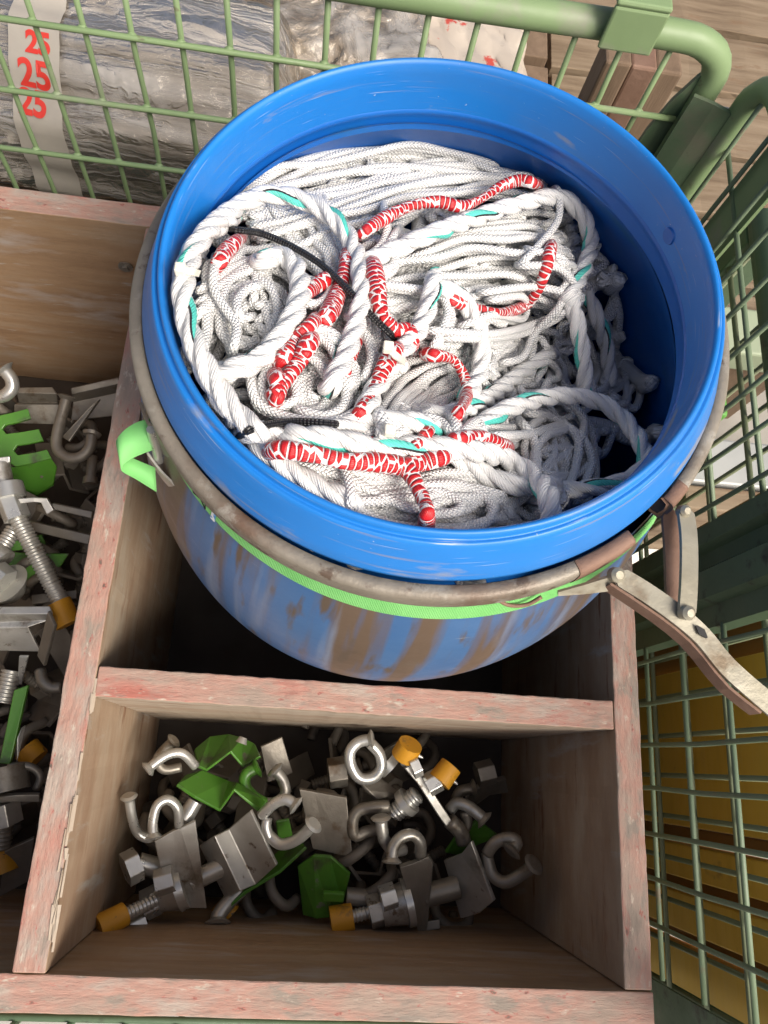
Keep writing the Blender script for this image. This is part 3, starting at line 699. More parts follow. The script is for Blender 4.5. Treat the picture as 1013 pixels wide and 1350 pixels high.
def twist(label, pts, up_=.012, R=.0062, jit=0):
    mb = MB(); P = path(pts, up_, .0022, R, jit); twisted(mb, P, R, .052)
    return tag(mb.build('twisted_rope', [tw_m, tr_m]), label, 'rope', 'thick twisted white ropes with teal tracer')
twist('thick twisted white rope bent into the big loop against the left drum wall', [(436, 508), (455, 470), (472, 420), (477, 375), (466, 325), (440, 288), (400, 264), (352, 257), (310, 275), (274, 305), (252, 340), (242, 385), (249, 430), (266, 472), (290, 515), (318, 552), (345, 572)], .018)
twist('thick twisted white rope squeezed between the big loop and the left rim', [(300, 290), (262, 320), (240, 355), (233, 395), (240, 440), (256, 480), (280, 520), (305, 548)], .008)
twist('thick twisted white rope of the small inner loop inside the big one', [(300, 490), (335, 478), (362, 455), (385, 420), (396, 385), (390, 352), (368, 338), (346, 346)], .020, .0064)
twist('thick twisted white rope along the back bending down at the right end', [(480, 348), (520, 330), (570, 308), (620, 290), (680, 270), (735, 260), (765, 280), (779, 318), (770, 355), (750, 392)], .014)
twist('thick twisted white rope hanging down the right side into the shade', [(752, 390, .085), (762, 430, .095), (770, 480, .11), (772, 530, .125)], .0)
twist('thick twisted white rope hanging in deep shade nearest the right drum wall', [(770, 380, .12), (788, 420, .13), (800, 460, .15), (805, 510, .165)], .0)
twist('thick twisted white rope lying along the front and diving down at the right end', [(385, 575), (440, 580), (500, 592), (560, 590), (620, 594), (670, 606), (705, 630), (725, 660), (722, 700)], .020, .0066)
twist('thick twisted white rope behind the front red net rope', [(330, 572), (390, 576), (440, 566), (490, 556), (540, 556), (570, 566)], .014)
twist('thick twisted white rope making the wide loop in shade at the right', [(588, 585, .05), (630, 562, .055), (680, 535, .07), (740, 522, .09), (790, 530, .10), (825, 555, .10), (848, 590, .09), (850, 615, .085), (825, 634, .085), (780, 644, .085), (730, 646, .085), (680, 640, .08)], .0)
twist('thick twisted white rope arching between the two right hand red ropes', [(580, 380), (605, 390), (625, 418), (635, 450), (633, 490), (615, 525)], .016)
twist('thick twisted white rope running past the cable tie in the middle', [(572, 372), (566, 400), (552, 435), (528, 465), (500, 505), (478, 548)], .018)
twist('thick twisted white rope in shade behind the wide right loop', [(560, 545), (600, 545), (650, 520), (690, 490), (720, 470)], .004)
twist('thick twisted white rope end between the front rim and shaded netting', [(600, 600), (640, 625), (680, 640), (720, 640)], .004)
twist('thick twisted white rope lying lowest against the front left of the rim', [(345, 590), (380, 620), (420, 650), (450, 690)], .006)

def redrope(label, pts, up_=.014, R=.0047):
    mb = MB(); P = path(pts, up_, .002, R); n = len(P)
    s = np.linspace(0, 1, n); r = R * .80 * (1 + .14 * np.sin(s * n * .21 + random.random() * 6) + .10 * np.sin(s * n * .09 + random.random() * 6))
    tube(mb, P, r, 14, 0, random.random())
    return tag(mb.build('red_rope', red_m), label, 'rope', 'red ropes in white net sleeves')
redrope('red rope in white net lying wavy along the back hank', [(478, 308), (500, 292), (535, 274), (575, 266), (608, 272), (635, 262), (660, 246), (685, 238), (704, 242)], .020)
redrope('red rope in white net curving under the right hand open loops', [(592, 394), (625, 406), (658, 412), (690, 404), (708, 385), (720, 355), (726, 328)], .014)
redrope('thick red rope in white net hooked down to the cable tie at centre', [(492, 350), (497, 380), (503, 412), (520, 434), (538, 436), (542, 450)], .020, .0062)
redrope('red rope in white net running straight down from the cable tie', [(522, 462), (508, 482), (494, 512), (474, 546)], .020, .0052)
redrope('red rope in white net curled over the hollow right of the centre', [(568, 468), (596, 474), (612, 496), (616, 522), (604, 544)], .022)
redrope('long red net rope along the front ending at the rim', [(358, 602), (420, 600), (455, 608), (500, 610), (535, 618), (552, 645), (562, 668), (562, 692)], .022, .0056)
redrope('red rope in white net just behind the long front one', [(368, 590), (420, 594), (480, 582), (505, 590)], .018)
redrope('short red net rope forking right from the front red rope', [(520, 616), (555, 610), (585, 602)], .020, .0052)
redrope('red rope in white net on the left of the curly braided loops', [(412, 426), (390, 448), (372, 478)], .018, .005)
redrope('red rope in white net right beside that left one near the loops', [(408, 452), (392, 480), (372, 508), (362, 520)], .020, .0055)
redrope('red rope in white net crossing under the black cord', [(458, 340), (450, 375), (438, 405), (428, 422)], .014, .006)
redrope('red rope in white net peeping out behind the thick front rope', [(600, 580), (635, 576), (664, 588)], .016, .005)
redrope('short red rope end in the left of the big twisted loop', [(312, 318), (298, 332), (288, 348)], .018, .005)
redrope('short red rope end framed by the left braided loop', [(365, 500), (368, 515), (364, 526)], .020, .0062)
redrope('short red rope piece inside the small braided loop by the black cord', [(430, 368), (412, 380), (400, 390)], .016, .0052)
redrope('short red rope piece showing left of the centre between braids', [(472, 450), (462, 475), (452, 500)], .010, .005)
redrope('short red rope piece among the knotted loops behind the front rope', [(565, 568), (556, 580), (545, 590)], .020, .0042)

def cord(label, pts, up_, R=.0021):
    mb = MB(); tube(mb, path(pts, up_, .002, R), R, 8, 0); return tag(mb.build('black_cord', blk_m), label, 'cord')
cord('long thin black cord stretched across the middle of the ropes', [(312, 303), (345, 308), (385, 325), (425, 350), (462, 385), (490, 416), (515, 440)], .019)
cord('short black cord end lying over the front left ropes', [(316, 577), (345, 562), (390, 556), (440, 559)], .021)
def tie(label, a, b_, c, up_):
    t = thing('cable_tie', label, 'cable tie', RP(*c, up_), 'ivory cable ties on the ropes')
    mb = MB(); P = catmull([RP(a[0], a[1], up_ - .010), RP(a[0] * .75 + b_[0] * .25, a[1] * .75 + b_[1] * .25, up_), RP((a[0] + b_[0]) / 2, (a[1] + b_[1]) / 2, up_ + .002), RP(a[0] * .25 + b_[0] * .75, a[1] * .25 + b_[1] * .75, up_), RP(b_[0], b_[1], up_ - .010)], .002)
    side = np.cross(P[-1] - P[0], DN); side /= np.linalg.norm(side)
    strip(mb, P + side * .0022, P - side * .0022, .0012); mb.build('band', tie_m, t)
    mb = MB(); q = RP(*c, up_ + .002); box(mb, q - .0028, q + .0028); mb.build('head', tie_m, t, bevel=.0008)
tie('ivory cable tie around the thick ropes at the left drum wall', (234, 353), (264, 361), (238, 355), .029)
tie('ivory cable tie holding red and twisted rope at the centre', (506, 455), (535, 478), (512, 458), .033)
tie('ivory cable tie in the knotted braid behind the front rope', (500, 556), (520, 574), (514, 568), .024)

# ------------------------------------------------------------------ clamps
def W_(p, z): return onz(p, z)
def c3(x, y): return (100 + x / 3.166, 920 + y / 3.166)
def c4(x, y): return (380 + x / 2.814, 940 + y / 2.814)
def l1(x, y): return (x / 3.214, 440 + y / 3.214)
def l2_(x, y): return (x / 2.814, 760 + y / 2.814)
class Clamp:
    def __init__(s, name, label, cat, f, at, z, group):
        s.f = f; s.t = thing(name, label, cat, W_(f(*at), z - .03), group)
    def p(s, a): return W_(s.f(a[0], a[1]), a[2])
    def plate(s, A, B, mat=None, th=.004, nm='plate', lab=None):
        mb = MB(); strip(mb, [s.p(a) for a in A], [s.p(a) for a in B], th); o = mb.build(nm, mat or zinc_m, s.t, bevel=.0009)
        if lab: o['label'] = lab
        return o
    def poly(s, pts, mat, th=.004, nm='plate'):
        P = np.array([s.p(a) for a in pts]); n = len(P); dn = np.array([0, 0, -th])
        mb = MB(); mb.add(np.vstack([P, P + dn]), [tuple(range(n)), tuple(range(2 * n - 1, n - 1, -1))] + [(i, n + i, n + (i + 1) % n, (i + 1) % n) for i in range(n)])
        return mb.build(nm, mat, s.t, bevel=.0008)
    def hook(s, pts, r=.0047, mat=None, head=True):
        mb = MB(); P = catmull([s.p(a) for a in pts], .003); tube(mb, P, r, 12, 0)
        if head:
            t = P[0] - P[1]; t /= np.linalg.norm(t)
            cyl(mb, P[0] - t * .004, P[0], r, 16, 0, r * 1.75); cyl(mb, P[0], P[0] + t * .0018, r * 1.75, 16, 0, r * 1.2)
        return mb.build('hook', mat or zincl_m, s.t)
    def bolt(s, a, b, r=.0062, thread=True, mat=None):
        A, B = s.p(a), s.p(b); L_ = np.linalg.norm(B - A); n = max(6, int(L_ / .0009)); P = A + (B - A) * np.linspace(0, 1, n)[:, None]
        rr = r * (1 + (.10 * np.sin(np.arange(n) * 2 * math.pi * .0009 / .0038) if thread else 0 * np.arange(n)))
        mb = MB(); tube(mb, P, rr, 16); return mb.build('bolt', mat or zincl_m, s.t)
    def nut(s, a, b, r=.0115, mat=None, nm='nut'):
        mb = MB(); cyl(mb, s.p(a), s.p(b), r, 6, 0, None, False); return mb.build(nm, mat or zincl_m, s.t, bevel=.001)
    def disc(s, a, b, r, r2=None, mat=None, nm='washer'):
        mb = MB(); cyl(mb, s.p(a), s.p(b), r, 28, 0, r2); return mb.build(nm, mat or zincl_m, s.t, bevel=.0008)
    def cap(s, a, b, r=.0098):
        o = s.disc(a, b, r, r * .93, cap_m, 'end_cap')
        A, B = s.p(a), s.p(b); m = (A + B) / 2; d = (B - A) / np.linalg.norm(B - A); sd = np.cross(d, [0, 0, 1]); sd /= np.linalg.norm(sd)
        mb = MB(); cyl(mb, m + sd * r * .9, m + sd * r * 1.3, .0024, 8, 0, .001); mb.build('split_pin', zincl_m, o)
        return o
GF = 'clamps in the front compartment'; GL = 'clamps in the left compartment'
# front left silver clamp
k = Clamp('scaffold_clamp', 'silver clamp with yellow capped bolt leaning on the left board of the front compartment', 'clamp', c3, (400, 750), -.2, GF)
k.plate([(330, 590, -.176), (410, 545, -.174), (440, 535, -.173), (500, 505, -.172)], [(395, 880, -.206), (430, 872, -.206), (490, 866, -.206), (546, 868, -.205)], th=.005)
k.hook([(222, 412, -.155), (236, 500, -.166), (258, 560, -.176), (300, 585, -.180), (345, 570, -.184)])
k.hook([(325, 582, -.158), (322, 520, -.158), (340, 450, -.158), (385, 425, -.160), (425, 460, -.165), (432, 535, -.174)])
k.bolt((180, 918, -.168), (330, 845, -.190)); k.cap((90, 962, -.158), (205, 902, -.172), .0115)
k.nut((285, 868, -.200), (345, 838, -.200), .0145); k.disc((345, 838, -.2), (420, 800, -.2), .013, .020, zincl_m, 'cone'); k.disc((420, 800, -.2), (455, 785, -.2), .0215, .0205)
k.nut((335, 775, -.18), (410, 752, -.18), .0125); k.nut((225, 968, -.195), (290, 935, -.2), .0115)
k.bolt((480, 770, -.2), (640, 690, -.2), .0095, False, zinc_m)
k.nut((205, 720, -.185), (262, 690, -.19), .0165); k.bolt((262, 690, -.2), (360, 715, -.205), .010, False, zincl_m)
k.disc((455, 505, -.185), (500, 430, -.185), .0085, .0075, zincl_m, 'pin')
# folded silver plate clamp
k = Clamp('scaffold_clamp', 'silver clamp with broad folded plate at the centre left of the front compartment', 'clamp', c3, (680, 640), -.2, GF)
k.plate([(528, 608, -.205), (582, 572, -.180), (640, 543, -.190), (738, 462, -.165)], [(636, 828, -.215), (690, 800, -.190), (752, 774, -.200), (846, 690, -.175)], th=.004)
k.hook([(920, 450, -.150), (880, 424, -.152), (830, 440, -.158), (775, 492, -.168)], .0055)
k.hook([(992, 528, -.142), (930, 588, -.155), (862, 612, -.165), (818, 585, -.170), (780, 545, -.172)], .0055)
k.hook([(800, 500, -.168), (795, 540, -.168), (812, 590, -.170)], .0050, None, False)
# green brackets
k = Clamp('bent_bracket', 'bright green bent steel bracket in front of another, back left of the front compartment', 'bracket', c3, (600, 400), -.2, GF)
k.plate([(425, 358, -.180), (500, 410, -.178), (598, 466, -.182), (660, 378, -.168), (770, 465, -.180)], [(462, 320, -.205), (530, 300, -.205), (640, 345, -.205), (675, 352, -.19), (800, 425, -.20)], lime_m, .0035)
k.hook([(300, 298, -.150), (350, 258, -.153), (400, 232, -.156), (450, 235, -.160), (500, 285, -.172)], .0047, zincl_m)
k = Clamp('bent_bracket', 'darker green bent bracket right under the cross board in the front compartment', 'bracket', c3, (620, 240), -.22, GF)
k.plate([(515, 280, -.205), (545, 298, -.205), (648, 220, -.195), (700, 282, -.205), (768, 242, -.200)], [(500, 210, -.235), (560, 160, -.24), (640, 150, -.24), (700, 165, -.23), (745, 190, -.225)], lime_m, .0035)
k.hook([(410, 178, -.175), (360, 225, -.18), (340, 262, -.185), (370, 300, -.19), (440, 290, -.195)], .0047, zincd_m)
k.disc((690, 190, -.19), (700, 165, -.19), .006, .004, zincl_m, 'pin')
k = Clamp('hook_bar', 'green and grey hook bar curling beside the green brackets', 'hook', c3, (800, 380), -.21, GF)
k.hook([(760, 292, -.2), (712, 320, -.2), (708, 370, -.2), (745, 415, -.2), (800, 445, -.2)], .006, lime_m)
k.hook([(830, 300, -.19), (862, 340, -.192), (875, 395, -.195), (840, 435, -.2), (790, 440, -.2)], .0055, zinc_m)
k.plate([(770, 200, -.23), (860, 160, -.23)], [(800, 350, -.24), (905, 310, -.24)], zincd_m, .004)
k = Clamp('bent_bracket', 'green curved bracket beneath the broad folded silver plate', 'bracket', c3, (850, 700), -.22, GF)
k.plate([(620, 880, -.205), (700, 810, -.205), (850, 720, -.2), (958, 620, -.195)], [(610, 830, -.235), (690, 760, -.235), (800, 680, -.23), (920, 570, -.225)], lime_m, .0035)
k.hook([(592, 940, -.205), (598, 905, -.208), (640, 850, -.212), (690, 800, -.215)], .0075, zinc_m)
k.cap((600, 850, -.235), (650, 905, -.235), .011)
k.plate([(835, 510, -.19), (890, 500, -.19)], [(845, 585, -.2), (905, 570, -.2)], lime_m, .003, 'lug')
# flat grey plate clamp
k = Clamp('scaffold_clamp', 'grey clamp with flat square plate in the middle of the front compartment', 'clamp', c4, (140, 400), -.2, GF)
k.plate([(42, 275, -.180), (100, 285, -.180), (218, 306, -.178)], [(92, 495, -.205), (150, 508, -.205), (240, 528, -.203)], zincd_m, .005)
k.hook([(375, 345, -.180), (310, 350, -.180), (262, 362, -.182), (240, 400, -.185), (248, 455, -.19), (290, 440, -.192), (335, 432, -.195)], .006, zincd_m, False)
k.hook([(345, 388, -.160), (350, 440, -.164), (362, 480, -.17), (395, 510, -.178), (430, 505, -.185)], .006, zinc_m)
# ring hook
k = Clamp('hook_clamp', 'grey clamp with round closed hook below the cross board', 'clamp', c4, (300, 230), -.2, GF)
k.hook([(312, 98, -.165), (262, 108, -.168), (230, 145, -.17), (236, 200, -.174), (268, 242, -.178), (318, 238, -.178), (346, 200, -.174), (338, 150, -.170), (305, 112, -.166)], .0058, zincl_m)
k.plate([(250, 235, -.185), (300, 290, -.187), (330, 320, -.19)], [(310, 215, -.2), (370, 260, -.2), (420, 300, -.2)], zincd_m, .004)
k.nut((150, 225, -.215), (215, 215, -.215), .016, zincd_m)
k.disc((360, 180, -.2), (385, 205, -.2), .013, .013, zincl_m, 'spring')
# upper yellow capped bolts
k = Clamp('bolt_clamp', 'slim clamp bar with two yellow capped bolts below the cross board', 'clamp', c4, (500, 260), -.2, GF)
k.plate([(432, 205, -.172), (480, 260, -.175), (560, 385, -.18), (600, 440, -.185)], [(455, 192, -.172), (510, 250, -.175), (590, 372, -.18), (625, 425, -.185)], zinc_m, .007, 'bar')
k.cap((430, 160, -.17), (455, 115, -.16), .0135); k.bolt((430, 190, -.18), (442, 165, -.172), .004, False)
k.cap((560, 255, -.165), (605, 195, -.165), .0125); k.nut((515, 270, -.17), (560, 245, -.168), .012, zincl_m); k.nut((455, 205, -.165), (485, 190, -.165), .012, zincl_m)
k.bolt((395, 372, -.19), (480, 300, -.178), .009, True, zincl_m); k.disc((430, 340, -.185), (450, 322, -.182), .0145, .0145, zinc_m)
k.disc((385, 385, -.19), (415, 352, -.19), .006, .007, zincl_m, 'pin')
k.hook([(600, 400, -.185), (640, 440, -.19), (652, 480, -.195)], .008, zincd_m, False)
# bottom centre clamp
k = Clamp('scaffold_clamp', 'dull clamp with yellow capped bolt near the front board right of the middle', 'clamp', c4, (450, 650), -.2, GF)
k.cap((158, 772, -.20), (240, 755, -.20), .0135); k.bolt((236, 755, -.2), (320, 735, -.2)); k.nut((300, 740, -.2), (345, 726, -.2), .016, zinc_m)
k.nut((345, 690, -.182), (398, 672, -.182), .0125, zincl_m); k.disc((345, 726, -.2), (430, 705, -.2), .0165, .02, zinc_m, 'cone'); k.disc((430, 705, -.2), (455, 698, -.2), .023)
k.plate([(412, 560, -.176), (460, 545, -.174), (520, 520, -.172), (540, 550, -.174)], [(480, 800, -.21), (500, 802, -.21), (515, 790, -.21), (522, 760, -.205)], zincd_m, .006)
k.hook([(385, 552, -.155), (390, 500, -.156), (418, 462, -.158), (462, 452, -.160), (490, 480, -.164), (492, 530, -.172)], .0058, zinc_m)
k.bolt((500, 680, -.2), (630, 645, -.2), .0115, False, zincd_m)
k.plate([(500, 770, -.215), (558, 760, -.215)], [(505, 805, -.215), (560, 795, -.215)], zincd_m, .008, 'foot')
# right folded plate
k = Clamp('scaffold_clamp', 'dull clamp with folded plate and two open hooks nearest the right board', 'clamp', c4, (680, 600), -.2, GF)
k.plate([(585, 540, -.205), (652, 515, -.185), (688, 470, -.165)], [(648, 755, -.215), (718, 735, -.195), (772, 690, -.175)], zinc_m, .0045)
k.hook([(828, 512, -.150), (850, 480, -.152), (822, 464, -.155), (770, 480, -.162), (738, 522, -.170)], .0062, zincd_m)
k.hook([(912, 562, -.140), (870, 596, -.152), (808, 628, -.162), (762, 605, -.170), (745, 560, -.172), (738, 520, -.172)], .0062, zincd_m)
# green box section
k = Clamp('bent_bracket', 'dark green box shaped bracket by the front board in the middle', 'bracket', c4, (140, 640), -.22, GF)
k.plate([(40, 560, -.21), (100, 520, -.195), (160, 525, -.19), (232, 590, -.195)], [(60, 740, -.235), (110, 755, -.22), (160, 750, -.22), (205, 700, -.225)], lime_m, .004)
k.plate([(130, 655, -.19), (210, 660, -.19)], [(128, 685, -.195), (205, 690, -.195)], lime_m, .005, 'lug')
k.bolt((215, 680, -.21), (320, 690, -.21), .009, False, zincd_m)
# right back hook with green plate
k = Clamp('hook_clamp', 'dark hook over a green plate at the back right of the front compartment', 'clamp', c4, (680, 400), -.21, GF)
k.hook([(730, 398, -.185), (700, 370, -.187), (665, 345, -.19), (625, 335, -.195), (600, 360, -.2)], .0062, zinc_m)
k.hook([(655, 365, -.195), (665, 410, -.2), (640, 450, -.205)], .0055, zincd_m, False)
k.plate([(580, 510, -.225), (620, 450, -.215), (700, 390, -.21)], [(640, 520, -.235), (700, 480, -.225), (780, 450, -.22)], lime_m, .004)
k = Clamp('hook_clamp', 'dark half hidden clamp in the back right corner of the front compartment', 'clamp', c4, (720, 260), -.24, GF)
k.plate([(650, 300, -.25), (720, 250, -.245), (800, 230, -.25)], [(670, 340, -.27), (740, 290, -.265), (810, 280, -.27)], zincd_m, .006)
k.nut((700, 230, -.24), (760, 215, -.24), .014, zincd_m); k.hook([(690, 280, -.235), (640, 290, -.235), (620, 330, -.24)], .006, zincd_m)

# buried clamps: one kind, copied with its parts
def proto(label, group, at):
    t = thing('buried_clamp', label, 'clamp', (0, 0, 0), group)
    mb = MB(); strip(mb, [(-.03, -.03, 0), (-.03, -.01, .016), (-.03, .01, 0), (-.03, .035, .004)], [(.03, -.03, 0), (.03, -.01, .016), (.03, .01, 0), (.03, .035, .004)], .004); mb.build('plate', deepsteel_m, t, .0008)
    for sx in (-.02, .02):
        mb = MB(); tube(mb, catmull([(sx, .03, .006), (sx, .05, .02), (sx, .07, .012), (sx, .075, -.008), (sx, .06, -.02)], .004), .0055, 10); mb.build('hook', deepsteel_m, t)
    mb = MB(); P = np.array([(0, 0, -.03 + .001 * i) for i in range(80)]); tube(mb, P, .006 * (1 + .1 * np.sin(np.arange(80) * 1.65)), 12); mb.build('bolt', deepsteel_m, t)
    mb = MB(); cyl(mb, (0, 0, .018), (0, 0, .030), .0135, 6, 0, None, False); mb.build('nut', deepsteel_m, t, .001)
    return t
def dup(root):
    r = root.copy(); COL.objects.link(r)
    for ch in list(root.children):
        c = ch.copy(); COL.objects.link(c); c.parent = r
    return r
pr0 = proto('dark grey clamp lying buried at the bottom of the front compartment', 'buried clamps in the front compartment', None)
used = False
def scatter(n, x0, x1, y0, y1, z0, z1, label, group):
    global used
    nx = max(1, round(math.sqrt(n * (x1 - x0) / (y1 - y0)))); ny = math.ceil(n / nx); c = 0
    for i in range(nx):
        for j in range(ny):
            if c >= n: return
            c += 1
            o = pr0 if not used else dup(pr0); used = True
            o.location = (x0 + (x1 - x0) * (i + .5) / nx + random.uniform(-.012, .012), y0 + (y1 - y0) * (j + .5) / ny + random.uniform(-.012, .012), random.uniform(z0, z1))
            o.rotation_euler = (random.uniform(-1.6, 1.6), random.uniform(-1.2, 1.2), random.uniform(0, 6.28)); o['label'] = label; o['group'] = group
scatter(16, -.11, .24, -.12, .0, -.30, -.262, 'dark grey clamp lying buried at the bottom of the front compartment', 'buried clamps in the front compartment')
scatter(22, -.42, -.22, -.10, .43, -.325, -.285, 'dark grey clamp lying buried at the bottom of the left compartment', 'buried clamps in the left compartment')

# left compartment, named pieces
k = Clamp('slotted_bracket', 'green steel bracket with open slots at the left edge under the brown rear board', 'bracket', l1, (100, 480), -.25, GL)
zc = -.235
def comb(kk, outline_rows, mat):
    for A, B in outline_rows: kk.plate(A, B, mat, .004)
k.poly([(x, y, zc - (y - 316) * .00009) for x, y in ((-40, 352), (0, 345), (60, 332), (118, 316), (132, 358), (70, 376), (22, 386), (10, 402), (26, 424), (90, 416), (165, 403), (184, 452), (120, 466), (72, 472), (58, 494), (76, 514), (140, 504), (200, 490), (219, 528), (140, 548), (66, 562), (40, 545), (-40, 545))], lime_m)
k.poly([(x, y, zc - .02 - (y - 540) * .0003) for x, y in ((10, 552), (60, 566), (219, 530), (240, 560), (225, 640), (150, 690), (60, 690))], lime_m, nm='folded_side')
k = Clamp('steel_channel', 'grey steel channel lying below the rear board at the left edge', 'channel', l1, (150, 300), -.27, GL)
k.plate([(60, 228, -.255), (70, 250, -.255), (80, 290, -.275), (60, 300, -.27), (60, 380, -.285)], [(222, 225, -.255), (240, 255, -.255), (245, 292, -.275), (250, 300, -.27), (240, 385, -.285)], zincd_m, .004)
k = Clamp('steel_channel', 'grey steel channel at the rear corner beside the partition', 'channel', l1, (400, 280), -.27, GL)
k.plate([(300, 232, -.255), (305, 258, -.26), (310, 290, -.285), (300, 370, -.29)], [(500, 186, -.250), (510, 212, -.255), (500, 250, -.28), (500, 345, -.29)], zincd_m, .004)
k.plate([(270, 440, -.262), (400, 300, -.25)], [(300, 460, -.262), (430, 280, -.25)], zincd_m, .005, 'bar')
k = Clamp('hook_bar', 'big dark steel J hook lying beside the partition', 'hook', l1, (320, 450), -.24, GL)
k.hook([(285, 268, -.235), (262, 350, -.24), (242, 430, -.242), (245, 490, -.243), (290, 525, -.243), (345, 520, -.24), (382, 480, -.237), (390, 425, -.235)], .0065, zincd_m)
k.disc((388, 432, -.235), (391, 420, -.235), .0095, .011, zincd_m, 'head'); k.bolt((392, 520, -.26), (385, 610, -.26), .006, False, zincd_m); k.disc((385, 610, -.26), (383, 640, -.26), .0085, .0095, zincd_m, 'head')
k = Clamp('hook_bar', 'pale bright steel hook end at the left edge below the rear board', 'hook', l1, (20, 200), -.22, GL)
k.hook([(15, 150, -.20), (48, 190, -.205), (52, 230, -.21), (20, 262, -.215), (-30, 270, -.22)], .0075, zincl_m)
k = Clamp('threaded_clamp', 'ribbed steel rod with yellow end cap and hex collar beside the partition', 'clamp', l1, (150, 900), -.22, GL)
k.bolt((70, 770, -.20), (265, 1150, -.222), .0092, True, zinc_m); k.cap((245, 1140, -.222), (292, 1232, -.226), .0145)
k.nut((35, 680, -.195), (75, 785, -.2), .0145, zincl_m); k.disc((30, 640, -.193), (45, 700, -.195), .017, .017, zincl_m)
k.disc((-5, 560, -.19), (25, 650, -.193), .012, .0095, zinc_m, 'sleeve'); k.plate([(-10, 525, -.187), (48, 518, -.187)], [(-10, 555, -.19), (48, 545, -.19)], zincl_m, .006, 'bar')
k.plate([(-20, 718, -.196), (60, 700, -.194), (150, 692, -.194), (205, 695, -.195), (235, 745, -.200)], [(-20, 742, -.198), (60, 722, -.196), (150, 712, -.196), (180, 715, -.197), (205, 765, -.202)], zinc_m, .006, 'bracket_arm')
k = Clamp('steel_channel', 'grey flat steel bars crossing under the ribbed rod beside the partition', 'channel', l1, (260, 800), -.24, GL)
k.plate([(230, 715, -.225), (400, 750, -.225)], [(230, 740, -.228), (395, 780, -.228)], zincd_m, .006); k.plate([(130, 790, -.245), (390, 850, -.245)], [(130, 830, -.25), (380, 890, -.25)], zincd_m, .005)
k.plate([(140, 1110, -.26), (330, 1090, -.26)], [(140, 1150, -.26), (330, 1125, -.26)], zincd_m, .005)
k = Clamp('slotted_bracket', 'dark green slotted bracket lying deeper below the ribbed rod', 'bracket', l1, (160, 950), -.26, GL)
k.plate([(30, 880, -.26), (180, 850, -.26)], [(50, 920, -.265), (200, 900, -.265)], lime_m, .004); k.plate([(180, 930, -.25), (295, 930, -.25)], [(200, 985, -.257), (260, 985, -.257)], lime_m, .004); k.plate([(10, 920, -.27), (130, 930, -.27)], [(60, 1060, -.28), (180, 1050, -.28)], lime_m, .004)
k = Clamp('pipe_coupler', 'worn steel coupler with domed end and nuts at the left edge', 'coupler', l1, (20, 980), -.2, GL)
k.disc((-30, 920, -.215), (18, 965, -.215), .014, .014, zinc_m, 'collar'); k.bolt((60, 830, -.22), (0, 920, -.215), .0085, True, zinc_m); k.nut((-30, 1020, -.20), (20, 1060, -.20), .018, zincl_m); k.disc((20, 1060, -.215), (60, 1100, -.23), .026, .014, zinc_m, 'dome')
k = Clamp('steel_channel', 'wide silver steel channel with flanged rim on the left below the yellow cap', 'channel', l2_, (90, 220), -.22, GL)
k.plate([(-40, 112, -.190), (-40, 140, -.190), (-40, 170, -.205), (-40, 190, -.205), (-40, 275, -.225)], [(185, 110, -.190), (195, 140, -.190), (190, 160, -.205), (105, 188, -.205), (150, 280, -.225)], zinc_m, .004)
k.plate([(190, 125, -.19), (215, 180, -.19)], [(150, 290, -.225), (175, 330, -.225)], zincd_m, .004); k.plate([(75, 290, -.22), (110, 290, -.22)], [(70, 395, -.24), (85, 395, -.24)], zincl_m, .004, 'tab')
k.hook([(230, 412, -.225), (190, 412, -.225), (160, 390, -.225), (150, 350, -.23)], .0062, zincd_m, False)
k = Clamp('strip_bracket', 'long bright green steel strip at the left edge beside dark gap', 'bracket', l2_, (60, 560), -.22, GL)
k.plate([(5, 690, -.215), (60, 420, -.205)], [(45, 695, -.215), (112, 402, -.205)], lime_m, .006); k.plate([(62, 600, -.21), (80, 560, -.21)], [(62, 690, -.215), (95, 550, -.215)], zincl_m, .003, 'edge')
k.bolt((10, 470, -.235), (45, 350, -.235), .010, True, zinc_m)
k = Clamp('pipe_coupler', 'dull steel coupler with hex nut at the bottom left edge', 'coupler', l2_, (50, 820), -.22, GL)
k.disc((20, 710, -.215), (30, 800, -.215), .021, .021, zincd_m, 'sleeve'); k.plate([(-30, 810, -.205), (60, 800, -.205), (150, 800, -.21)], [(-30, 830, -.208), (60, 825, -.208), (150, 828, -.213)], zincd_m, .006, 'bar'); k.nut((0, 840, -.215), (15, 920, -.22), .019, zinc_m); k.bolt((10, 920, -.22), (0, 1010, -.225), .010, True, zincd_m)
k.hook([(30, 705, -.212), (110, 705, -.214), (150, 740, -.218), (135, 790, -.222)], .004, zincd_m, False)
k.plate([(20, 1010, -.24), (130, 960, -.24)], [(0, 1180, -.26), (110, 1120, -.26)], zincd_m, .005)
k.cap((100, 640, -.25), (140, 680, -.25), .014); k.cap((0, 1020, -.25), (20, 1100, -.25), .016)

